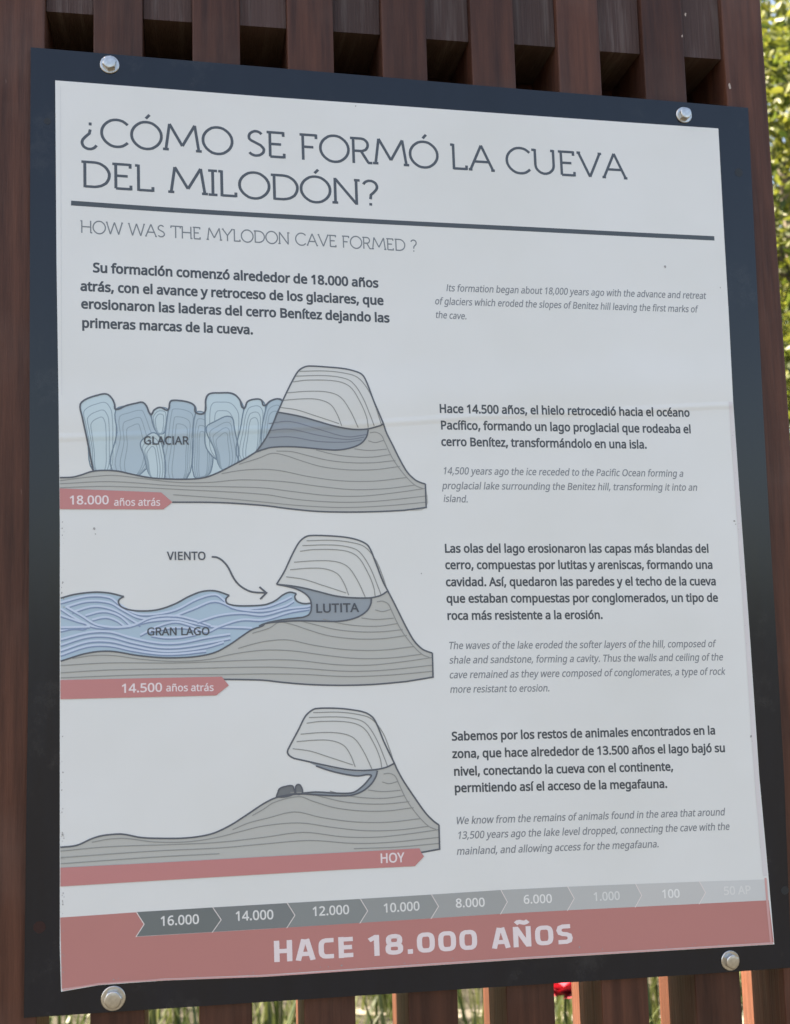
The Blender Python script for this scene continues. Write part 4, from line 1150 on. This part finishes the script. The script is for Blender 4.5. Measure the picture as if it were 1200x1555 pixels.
 ('line','waterdark',14.4,1,[[-3971,16017,-3693,16095,-3464,16094,-3234,16026,-2956,15964,-2723,15958,-2417,15996,-2179,16038]]),
 ('line','waterlight',19.8,1,[[-3971,16035,-3693,16114,-3464,16112,-3234,16045,-2956,15983,-2723,15976,-2417,16015,-2179,16056]]),
 ('line','waterdark',14.4,1,[[-3971,15959,-3692,16044,-3464,16042,-3234,15984,-2956,15924,-2723,15917,-2441,15950,-2251,15999]]),
 ('line','waterlight',19.8,1,[[-3971,15977,-3693,16062,-3464,16061,-3234,16002,-2956,15943,-2723,15936,-2441,15968,-2251,16018]]),
 ('line','waterdark',14.4,1,[[-3970,15912,-3692,15997,-3464,15998,-3234,15942,-2957,15894,-2723,15887,-2441,15909]]),
 ('line','waterlight',19.8,1,[[-3971,15930,-3692,16015,-3464,16016,-3234,15960,-2956,15912,-2723,15905,-2441,15928]]),
 ('line','waterdark',14.4,1,[[-2533,16226,-2296,16292,-2057,16310,-1817,16285,-1549,16347,-1329,16366,-1292,16378]]),
 ('line','waterlight',19.8,1,[[-2533,16245,-2295,16311,-2056,16329,-1816,16304,-1549,16366,-1329,16385,-1292,16397]]),
 ('line','strata',10.6,1,[[-543,16418,-475,16424,-413,16390,-377,16315,-287,16121,-166,15945,-44,15819,44,15779]]),
 ('line','strata',10.6,1,[[-562,16329,-483,16308,-387,16330]]),
 ('line','strata',10.6,1,[[-722,16242,-560,16221,-354,16231]]),
 ('line','strata',10.6,1,[[-1155,16240,-934,16181,-712,16151,-512,16146,-306,16171]]),
 ('line','strata',10.6,1,[[-1595,16239,-1425,16227,-1254,16182,-1010,16120,-763,16089,-514,16082,-257,16100]]),
 ('line','strata',10.6,1,[[-3851,15885,-3647,15910,-3418,15903,-3142,15857,-2770,15822,-2418,15832,-2157,15882,-1822,15915,-1503,15898,-1139,15839,-770,15792,-397,15788,-39,15819]]),
 ('line','strata',10.6,1,[[-3970,15815,-3464,15827,-2771,15805,-1823,15810,-1457,15793,-1018,15732,-648,15715,-273,15740,77,15778]]),
 ('line','strata',10.6,1,[[-3969,15738,-3464,15752,-2771,15742,-1824,15731,-1385,15702,-897,15655,-475,15654,76,15692]]),
 ('line','strata',10.6,1,[[-3969,15685,-3004,15688,-2302,15665,-1825,15657,-1387,15637,-898,15597,-402,15598,77,15624]]),
 ('line','strata',10.6,1,[[-2097,15942,-1941,15983,-1772,16014,-1550,16020,-1259,15952,-891,15893,-519,15877,-129,15907]]),
 ('line','strata',10.6,1,[[-1939,16103,-1746,16158,-1644,16216,-1498,16188,-1353,16136,-1110,16057,-814,16012,-516,16004,-209,16033]]),
 ('line','strata',10.6,1,[[-1322,17118,-1038,17120,-814,17092,-665,17041,-543,16890,-472,16715,-410,16510]]),
 ('line','strata',10.6,1,[[-1370,17064,-1064,17068,-853,17043,-729,16987,-615,16816,-526,16592,-491,16492]]),
 ('line','strata',10.6,1,[[-1398,17001,-1238,17018,-916,17004,-755,16937,-646,16767,-576,16592,-559,16474]]),
 ('line','strata',10.6,1,[[-1467,16879,-1240,16892,-1018,16882,-870,16825,-761,16670,-674,16476]]),
 ('line','strata',10.6,1,[[-1512,16796,-1291,16810,-1119,16799,-984,16743,-912,16636,-860,16499]]),
 ('line','strata',10.6,1,[[-1558,16718,-1367,16688,-1172,16623,-889,16525]]),
 ('line','outline',17.5,1,[[-1666,16636,-1579,16774,-1490,16957,-1414,17091,-1351,17152,-1277,17176,-992,17165,-818,17141,-693,17100,-619,17044,-548,16869,-466,16644,-414,16539]]),
 ('line','outline',17.5,1,[[-414,16539,-483,16496,-559,16473,-634,16464,-833,16471,-1007,16494,-1203,16547,-1374,16592,-1520,16619,-1666,16636]]),
 ('line','outline',17.5,1,[[-414,16539,-354,16419,-283,16269,-211,16119,-127,15969,-42,15880,21,15847,78,15828]]),
 ('line','outline',17.5,1,[[-3970,15861,-3851,15897,-3738,15929,-3578,15952,-3418,15947,-3188,15901,-2957,15870,-2770,15860,-2536,15869,-2347,15906,-2180,15990,-2059,16070,-1939,16144,-1830,16180,-1794,16208,-1672,16234,-1551,16250,-1380,16265]]),
 ('line','outline',17.5,1,[[-1866,16181,-1794,16208,-1673,16219,-1454,16228,-1185,16217,-963,16212,-789,16244,-663,16315,-611,16400,-604,16464]]),
 ('line','outline',17.5,1,[[-3974,16531,-3831,16568,-3626,16588,-3465,16575,-3315,16534]]),
 ('line','outline',17.5,1,[[-3315,16534,-3361,16506,-3372,16471,-3338,16423,-3234,16385,-3071,16374,-2931,16390,-2767,16446,-2625,16520,-2483,16572,-2340,16577,-2186,16525]]),
 ('line','outline',17.5,1,[[-2186,16525,-2222,16487,-2211,16439,-2127,16413,-1983,16405,-1815,16411,-1742,16429,-1669,16464,-1595,16518,-1521,16546,-1448,16530]]),
 ('line','outline',17.5,1,[[-1448,16530,-1466,16491,-1438,16442,-1365,16416,-1286,16419]]),
 ('line','outline',17.5,1,[[-1666,16636,-1545,16610,-1435,16576,-1339,16518,-1291,16451,-1285,16353,-1313,16293,-1380,16265]]),
 ('line','outline',17.5,0,[[78,15828,77,15558,-234,15519]]),
 ('line','outline',17.5,1,[[-234,15519,-609,15500,-979,15503,-1345,15526,-1635,15560,-1826,15588,-2065,15603,-2278,15612]]),
 ('line','outline',19.8,1,[[-2373,16952,-2313,16944,-2254,16906,-2195,16833,-2148,16735,-2100,16661,-2029,16600,-1933,16557,-1784,16544]]),
 ('line','outline',19.8,0,[[-1855,16611,-1779,16544,-1848,16475]])],
 [('VIENTO',-2854,16927,-2435,16921,-1.0,87.0),('GRAN LAGO',-3074,16111,-2399,16098,-0.9,82.0),('LUTITA',-1239,16313,-750,16312,-1.0,95.5)]),
 ('cave_diagram',
 'cross-section with an open cave and two small boulders',
 [('fill',
 'rock',
 0.0,
 1,
 [[-3963,13931,-3797,13941,-3641,14001,-3551,14023,-3461,14031,-3326,14028,-3145,13984,-2963,13964,-2665,13951,-2411,13976,-2224,14045,-2035,14150,-1845,14263,-1702,14323,-1535,14345,-1415,14346,-1271,14329,-1054,14308,-884,14304,-761,14340,-661,14411,-603,14494,-584,14557],
 [-392,14627,-357,14546,-291,14424,-172,14239,-53,14066,31,13978,92,13931],
 [91,13670,-136,13644],
 [-412,13646,-2552,13701,-3959,13721]]),
 ('fill','cap',0.0,1,[[-1504,14731,-1556,14764,-1575,14805,-1550,14863,-1451,15036,-1376,15175,-1314,15233,-1253,15259,-1009,15252,-862,15232,-715,15198,-630,15146,-583,15072,-502,14864,-392,14627],[-484,14588,-608,14568,-780,14567,-926,14585,-1120,14630,-1360,14693]]),
 ('fill','shale',0.0,1,[[-1384,14702,-1241,14652,-1120,14618,-927,14574,-780,14555,-584,14557,-603,14494,-661,14411,-761,14340,-884,14304,-1054,14308,-1271,14329,-1415,14350],[-1270,14359,-1005,14332,-859,14334,-760,14392,-685,14467,-659,14513,-806,14509,-952,14535,-1121,14583,-1265,14639]]),
 ('line','strata',10.6,1,[[-516,14516,-449,14520,-388,14486,-353,14413,-265,14222,-146,14049,-25,13924,61,13883]]),
 ('line','strata',10.6,1,[[-535,14431,-457,14408,-363,14427]]),
 ('line','strata',10.6,1,[[-692,14351,-533,14326,-331,14330]]),
 ('line','strata',10.6,1,[[-1118,14361,-901,14298,-682,14263,-486,14253,-283,14271]]),
 ('line','strata',10.6,1,[[-1551,14371,-1384,14356,-1216,14307,-975,14240,-733,14204,-488,14191,-235,14202]]),
 ('line','strata',10.6,1,[[-3641,13963,-3461,13986,-3281,13980,-3009,13930,-2666,13910,-2365,13934,-2084,13987,-1848,14029,-1461,14040,-1102,13973,-740,13917,-373,13903,-20,13924]]),
 ('line','strata',10.6,1,[[-3958,13892,-3461,13907,-2781,13890,-2319,13885,-1850,13909,-1415,13937,-984,13865,-620,13840,-251,13854,93,13881]]),
 ('line','strata',10.6,1,[[-3958,13825,-3009,13835,-2319,13826,-1851,13839,-1345,13847,-865,13788,-450,13776,93,13798]]),
 ('line','strata',10.6,1,[[-3957,13763,-3009,13772,-2320,13766]]),
 ('line','strata',10.6,1,[[-866,13732,-378,13720,93,13732]]),
 ('line','strata',10.6,1,[[-2178,14008,-2013,14068,-1800,14110,-1507,14159,-1221,14085,-859,14018,-493,13993,-110,14012]]),
 ('line','strata',10.6,1,[[-1965,14146,-1846,14205,-1726,14273,-1456,14320,-1313,14265,-1074,14182,-783,14131,-490,14115,-188,14135]]),
 ('line','strata',10.6,1,[[-1285,15216,-1005,15210,-785,15177,-638,15123,-518,14974,-449,14803,-387,14604]]),
 ('line','strata',10.6,1,[[-1332,15165,-1031,15160,-823,15131,-701,15073,-590,14905,-501,14686,-467,14588]]),
 ('line','strata',10.6,1,[[-1360,15104,-1202,15117,-885,15095,-727,15026,-620,14859,-551,14688,-534,14573]]),
 ('line','strata',10.6,1,[[-1427,14988,-1205,14996,-986,14979,-840,14921,-733,14768,-647,14578]]),
 ('line','strata',10.6,1,[[-1472,14910,-1255,14917,-1085,14903,-952,14844,-881,14739,-831,14606]]),
 ('line','strata',10.6,1,[[-1517,14836,-1329,14802,-1137,14734,-859,14631]]),
 ('line','outline',17.5,1,[[-1504,14731,-1556,14764,-1575,14805,-1550,14863,-1451,15036,-1376,15175,-1314,15233,-1253,15259,-1009,15252,-862,15232,-715,15198,-630,15146,-583,15072,-502,14864,-392,14627]]),
 ('line','outline',17.5,1,[[-392,14627,-484,14588,-608,14568,-780,14567,-926,14585,-1120,14630,-1360,14693,-1504,14731]]),
 ('line','outline',17.5,1,[[-392,14627,-357,14546,-291,14424,-172,14239,-53,14066,31,13978,92,13931]]),
 ('line','outline',17.5,1,[[-3963,13931,-3797,13941,-3641,14001,-3551,14023,-3461,14031,-3326,14028,-3145,13984,-2963,13964,-2665,13951,-2411,13976,-2224,14045,-2035,14150,-1845,14263,-1702,14323,-1535,14345,-1415,14346,-1271,14329,-1054,14308,-884,14304,-761,14340,-661,14411,-603,14494,-584,14557]]),
 ('line','outline',17.5,1,[[-1265,14639,-1121,14583,-952,14535,-806,14509,-659,14513,-685,14467,-760,14392,-859,14334,-1005,14332,-1270,14359,-1415,14355]]),
 ('line','outline',17.5,0,[[92,13931,91,13670,-136,13644]]),
 ('fill','boulder',0.0,1,[[-1695,14327,-1687,14376,-1667,14415,-1612,14435,-1533,14441,-1514,14416,-1511,14350,-1695,14327]]),
 ('line','outline',15.2,1,[[-1695,14327,-1687,14376,-1667,14415,-1612,14435,-1533,14441,-1514,14416,-1511,14350,-1695,14327]]),
 ('fill','boulder',0.0,1,[[-1482,14349,-1495,14406,-1478,14447,-1442,14441,-1420,14360,-1482,14349]]),
 ('line','outline',15.2,1,[[-1482,14349,-1495,14406,-1478,14447,-1442,14441,-1420,14360,-1482,14349]])],
 [])]
for name, label, ops, labels in DIAGRAMS:
    s = Sheet()
    nf = nl = 0
    for op, colour, w, smooth, flat in ops:
        if op == 'fill':
            nf += 1
            s.fill([p for seg in flat for p in (catmull(pts2(seg), n=4) if len(seg) > 4 else pts2(seg))], Y0 - .0002 - nf * 2.0e-5, INK[colour])
        elif op == 'under':
            p = catmull(pts2(flat[0])[:-1], True)
            p.append(p[0])
            nf += .25
            s.line(p, w * U, Y0 - .0002 - nf * 2.0e-5, INK[colour])
        else:
            p = pts2(flat[0])
            if smooth:
                p = catmull(p[:-1], True) if p[0] == p[-1] else catmull(p)
                if flat[0][:2] == flat[0][-2:]:
                    p.append(p[0])
            s.line(p, w * U, Y0 - (.0013 if colour != 'outline' else .0017) - nl * 3e-6, INK[colour])
            nl += 1
    if labels:
        outline_text(s, labels, Y0 - .0022, INK['label_dark'], .028)
    ob = s.build(name, poster)
    ob['label'] = label

for label, poly, big, small in [('short red arrow reading 18.000 años atrás',[-3991,17718,-2915,17670,-2795,17561,-2894,17483,-3989,17492],[('18.000',-3893,17544,-3471,17544,-1.1,92.4)],[('años atrás',-3422,17526,-2923,17523,-0.9,80.0)]),
 ('longer red arrow reading 14.500 años atrás',[-3971,15663,-2276,15642,-2202,15545,-2338,15442,-3970,15461],[('14.500',-3345,15507,-2909,15505,-1.1,91.1)],[('años atrás',-2874,15505,-2362,15491,-0.9,77.7)]),
 ('longest red arrow reading HOY',[-3959,13724,-2964,13713,-1853,13706,-995,13699,-137,13693,-116,13643,-88,13602,-194,13505,-999,13518,-1856,13524,-2965,13530,-3958,13534],[('HOY',-583,13563,-311,13559,-1.0,98.6)],[])]:
    s = Sheet()
    s.fill(pts2(poly), Y0 - .0024, INK['date_red'])
    outline_text(s, big, Y0 - .0026, INK['pale_print'], .03)
    if small:
        outline_text(s, small, Y0 - .0026, INK['pale_print'], .022)
    s.build('date_arrow', poster)['label'] = label

s = Sheet()
s.fill(pts2([-3959,13220,-3189,13220,-3108,13103,-3190,12972,-1864,12954,-432,12940,1064,12926,2625,12888,3987,12860,4015,12383,2597,12412,1043,12444,-445,12464,-1870,12483,-2901,12527,-3570,12534,-3939,12505]), Y0 - .0002, INK['footer_red'])
stroke_text(s, [('HACE 18.000 AÑOS',-1771,12605,1600,12547,-2.4,219.3,0.0)], HEAVY, .205, Y0 - .0008, INK['pale_print'])
s.build('footer_band', poster)
for i, (label, poly, chev, num) in enumerate([('dark grey step reading 16.000',[-3189,13222,-2397,13215,-2308,13082,-2399,12963,-3190,12975,-3108,13093],[-3189,13225,-3108,13093,-3193,12970],[('16.000',-2946,13066,-2536,13059,-1.1,94.3)]),
 ('dark grey step reading 14.000',[-2397,13215,-1606,13206,-1523,13073,-1610,12952,-2399,12963,-2308,13082],[-2397,13218,-2308,13082,-2403,12958],[('14.000',-2163,13061,-1750,13051,-1.1,95.4)]),
 ('mid grey step reading 12.000',[-1606,13206,-811,13196,-731,13064,-817,12944,-1610,12952,-1523,13073],[-1606,13210,-1523,13073,-1614,12947],[('12.000',-1339,13053,-930,13048,-1.0,93.2)]),
 ('mid grey step reading 10.000',[-811,13196,-19,13189,59,13057,-27,12937,-817,12944,-731,13064],[-811,13199,-731,13064,-821,12939],[('10.000',-561,13035,-150,13032,-1.0,92.9)]),
 ('mid grey step reading 8.000',[-19,13189,773,13185,844,13052,763,12929,-27,12937,59,13057],[-19,13193,59,13057,-31,12931],[('8.000',251,13033,589,13022,-0.9,91.9)]),
 ('pale grey step reading 6.000',[773,13185,1552,13170,1624,13037,1540,12914,763,12929,844,13052],[773,13189,844,13052,759,12924],[('6.000',1029,13020,1367,13010,-0.9,91.5)]),
 ('pale grey step reading 1.000',[1552,13170,2360,13147,2429,13016,2346,12895,1540,12914,1624,13037],[1552,13173,1624,13037,1536,12909],[('1.000',1848,12995,2170,12988,-0.8,91.2)]),
 ('pale grey step reading 100',[2360,13147,3138,13123,3207,12995,3123,12877,2346,12895,2429,13016],[2361,13151,2429,13016,2342,12890],[('100',2669,12971,2894,12964,-0.8,91.4)]),
 ('pale grey step reading 50 AP',[3138,13123,3987,13094,3991,12858,3123,12877,3207,12995],[3139,13126,3207,12995,3119,12872],[('50 AP',3429,12955,3774,12947,-0.8,91.0)])]):
    s = Sheet()
    s.fill(pts2(poly), Y0 - .0004 - i * 1.2e-5, INK['timeline_%d' % i])
    outline_text(s, num, Y0 - .0008, INK['number_%d' % i], .03)
    s.line(pts2(chev), .0008, Y0 - .0007, INK['chevron'])
    s.build('timeline_step', poster)['label'] = label

# worn laminate edges, specks and scuffs of the sheet
for flat, w, colour in [([3901,18764,3910,17547,3923,15907,3929,14289,3961,13135],52,'edge_pale'),([3963,13113,3968,12763,3982,12386],26,'edge_pink'),([4006,12373,2597,12401,1043,12433,-445,12453,-1871,12473,-2901,12517,-3570,12525,-3932,12495],15,'edge_pink'),([-4012,22313,-3992,20238,-3976,18749],3,'edge_grey')]:
    s = Sheet()
    s.line(catmull(pts2(flat)), w * U, Y0 - .0011, INK[colour])
    s.build('laminate_edge', poster)
s = Sheet()
r2 = random.Random(11)
for i, (x, z, rr_) in enumerate([(-3940,14324,6.1),
 (-3945,14057,9.0),
 (-3928,14037,3.6),
 (-3952,17122,2.4),
 (-3942,16137,3.9),
 (-3937,13386,7.6),
 (-3966,16644,5.5),
 (-3938,13634,7.8),
 (-3941,16434,6.8),
 (-3925,12671,6.9),
 (-3949,16836,3.5),
 (-3950,16019,6.5),
 (-3966,16581,5.0),
 (-3957,16692,6.1),
 (-3939,16471,4.2),
 (-3944,17245,4.0),
 (-3940,13616,8.7),
 (-3941,14080,8.1),
 (-3936,12720,6.4),
 (-3933,13370,5.8),
 (-3961,17352,6.1),
 (-3931,13672,4.5),
 (-3939,16219,2.1),
 (-3946,14518,4.5),
 (-3930,13937,2.7),
 (-3955,16049,3.6),
 (-3934,14069,2.7),
 (-3954,16391,8.0),
 (-3936,13572,3.6),
 (-3951,14811,4.0),
 (-3933,13664,4.9),
 (-3940,14069,4.9),
 (-3954,16701,7.8),
 (-3944,13816,7.2),
 (-3934,13643,8.2),
 (-3941,15971,2.3),
 (-3933,13612,2.1),
 (-3954,14515,5.8),
 (-3964,17284,8.0),
 (-3963,16591,8.2),
 (-3948,17175,2.1),
 (-3941,13444,6.3),
 (-3943,16522,7.4),
 (-3948,17295,2.6),
 (-3941,13992,4.7),
 (-3948,14043,5.9),
 (-3963,16205,5.2),
 (-3948,16311,5.0),
 (-3925,13809,4.9),
 (-3953,14595,5.0),
 (-3922,13426,5.9),
 (-3930,13464,8.2),
 (-3933,13350,7.7),
 (-3949,13833,2.6),
 (-3961,17208,8.0),
 (-3926,14022,6.1),
 (-3933,13260,3.7),
 (-3941,13831,5.9),
 (-3951,16025,6.9),
 (-3937,14055,8.8),
 (-3919,12832,4.9),
 (-3931,12848,6.5),
 (-3945,15071,6.9),
 (-3955,15828,3.4),
 (-3941,14698,7.5),
 (-3934,13719,3.9),
 (-3947,14288,6.0),
 (-3924,13823,5.4),
 (-3931,13083,5.4),
 (-3929,14242,2.3),
 (3051,12443,6.7),
 (-3419,12558,7.3),
 (1927,12465,6.1),
 (-3645,12548,2.3),
 (-2612,12563,2.7),
 (-2028,12495,4.7),
 (1586,12438,4.0),
 (-1174,12514,6.5),
 (-339,12487,7.3),
 (-3370,12567,5.2),
 (-2124,12536,6.1),
 (-1258,12516,6.0),
 (3332,12405,7.7),
 (-1481,12510,6.0),
 (-195,12483,6.4),
 (1654,12476,2.9),
 (-1241,12504,2.6),
 (201,12496,5.9),
 (-870,12485,4.9),
 (1978,12434,3.1),
 (154,12483,2.6),
 (-1979,12499,4.9),
 (-1976,12519,7.3),
 (3341,12446,2.4),
 (-277,12476,5.5),
 (1164,12496,2.7),
 (1297,12480,4.3),
 (3669,12426,7.2),
 (2110,12435,3.1),
 (2694,12430,7.1),
 (-683,12518,3.9),
 (3010,12435,5.2),
 (1368,12478,2.2),
 (-2561,12524,6.5),
 (-3630,17275,16),
 (-3616,17218,8),
 (3851,17299,14),
 (3865,17259,9),
 (-21,16728,10),
 (3147,20443,18),
 (3889,14740,16),
 (3860,20198,8),
 (-645,22279,9),
 (-2153,18471,6),
 (1660,12507,11),
 (-1029,12516,12),
 (3900,17198,3.4),
 (3946,17393,2.1),
 (3977,14044,4.3),
 (3903,17885,3.5),
 (3919,17653,1.8),
 (3928,13463,3.4),
 (3932,15695,1.6),
 (3914,16609,2.5),
 (3904,14683,4.0),
 (3904,14246,1.7),
 (4007,13088,2.1),
 (3893,18158,3.6),
 (3910,17270,3.9),
 (3956,16228,3.6),
 (3927,16322,1.7),
 (3930,13840,3.0),
 (3910,18385,3.6),
 (3927,16065,1.6),
 (3952,17070,2.8),
 (3921,16488,4.4),
 (3925,14092,2.6),
 (3954,13819,2.0),
 (3920,18392,3.0),
 (3907,14987,3.3),
 (3906,16041,4.0),
 (3915,16259,1.6),
 (3917,14572,1.6),
 (3963,15763,4.1),
 (3916,17154,2.1),
 (3898,16646,4.2),
 (3957,15214,2.4),
 (4006,13155,3.9),
 (3969,13260,3.2),
 (3902,18347,4.5),
 (3893,16734,2.8),
 (3927,18010,1.8),
 (3899,14751,3.0),
 (3908,15827,3.0),
 (3958,16655,3.8),
 (3926,16607,2.6)]):
    n = 7
    s.fill([(x*U + rr_*U * math.cos(6.2832*k/n) * r2.uniform(.5, 1.2), z*U + rr_*U * math.sin(6.2832*k/n) * r2.uniform(.5, 1.3)) for k in range(n)], Y0 - .0012 - i*1e-6, INK['speck'])
tag(s.build('scuff_marks', poster), kind='stuff')

# ---------------------------------------------------------------- red flower glimpsed between the slats
fl = thing('red_flower', (0.696,1.7,0.0), 'small red flower glimpsed between two slats under the sign', 'flower')
base = Vector(fl.location)
bm = bmesh.new()
hz = 0.67
limb(bm, (0, 0, 0), (.01, .0, hz * .98), .005, .003, 6)
bm_obj('stem', bm, M_GRASS, fl, base)
V, F = [], []
for k in range(26):
    a = k * 2.399
    tilt = .15 + .9 * (k / 26)
    L = .085 * rng.uniform(.8, 1.1)
    d = Vector((math.cos(a) * math.cos(tilt), math.sin(a) * math.cos(tilt), math.sin(tilt) * .7))
    sd = Vector((-math.sin(a), math.cos(a), 0))
    c0 = base + Vector((.01, 0, hz - .02))
    o = len(V)
    V += [tuple(c0), tuple(c0 + d * L * .6 + sd * L * .33), tuple(c0 + d * L + Vector((0, 0, .008))), tuple(c0 + d * L * .6 - sd * L * .33)]
    F.append((o, o+1, o+2, o+3))
mesh_obj('bloom', V, F, M_PETAL, fl, base + Vector((.01, 0, hz)))
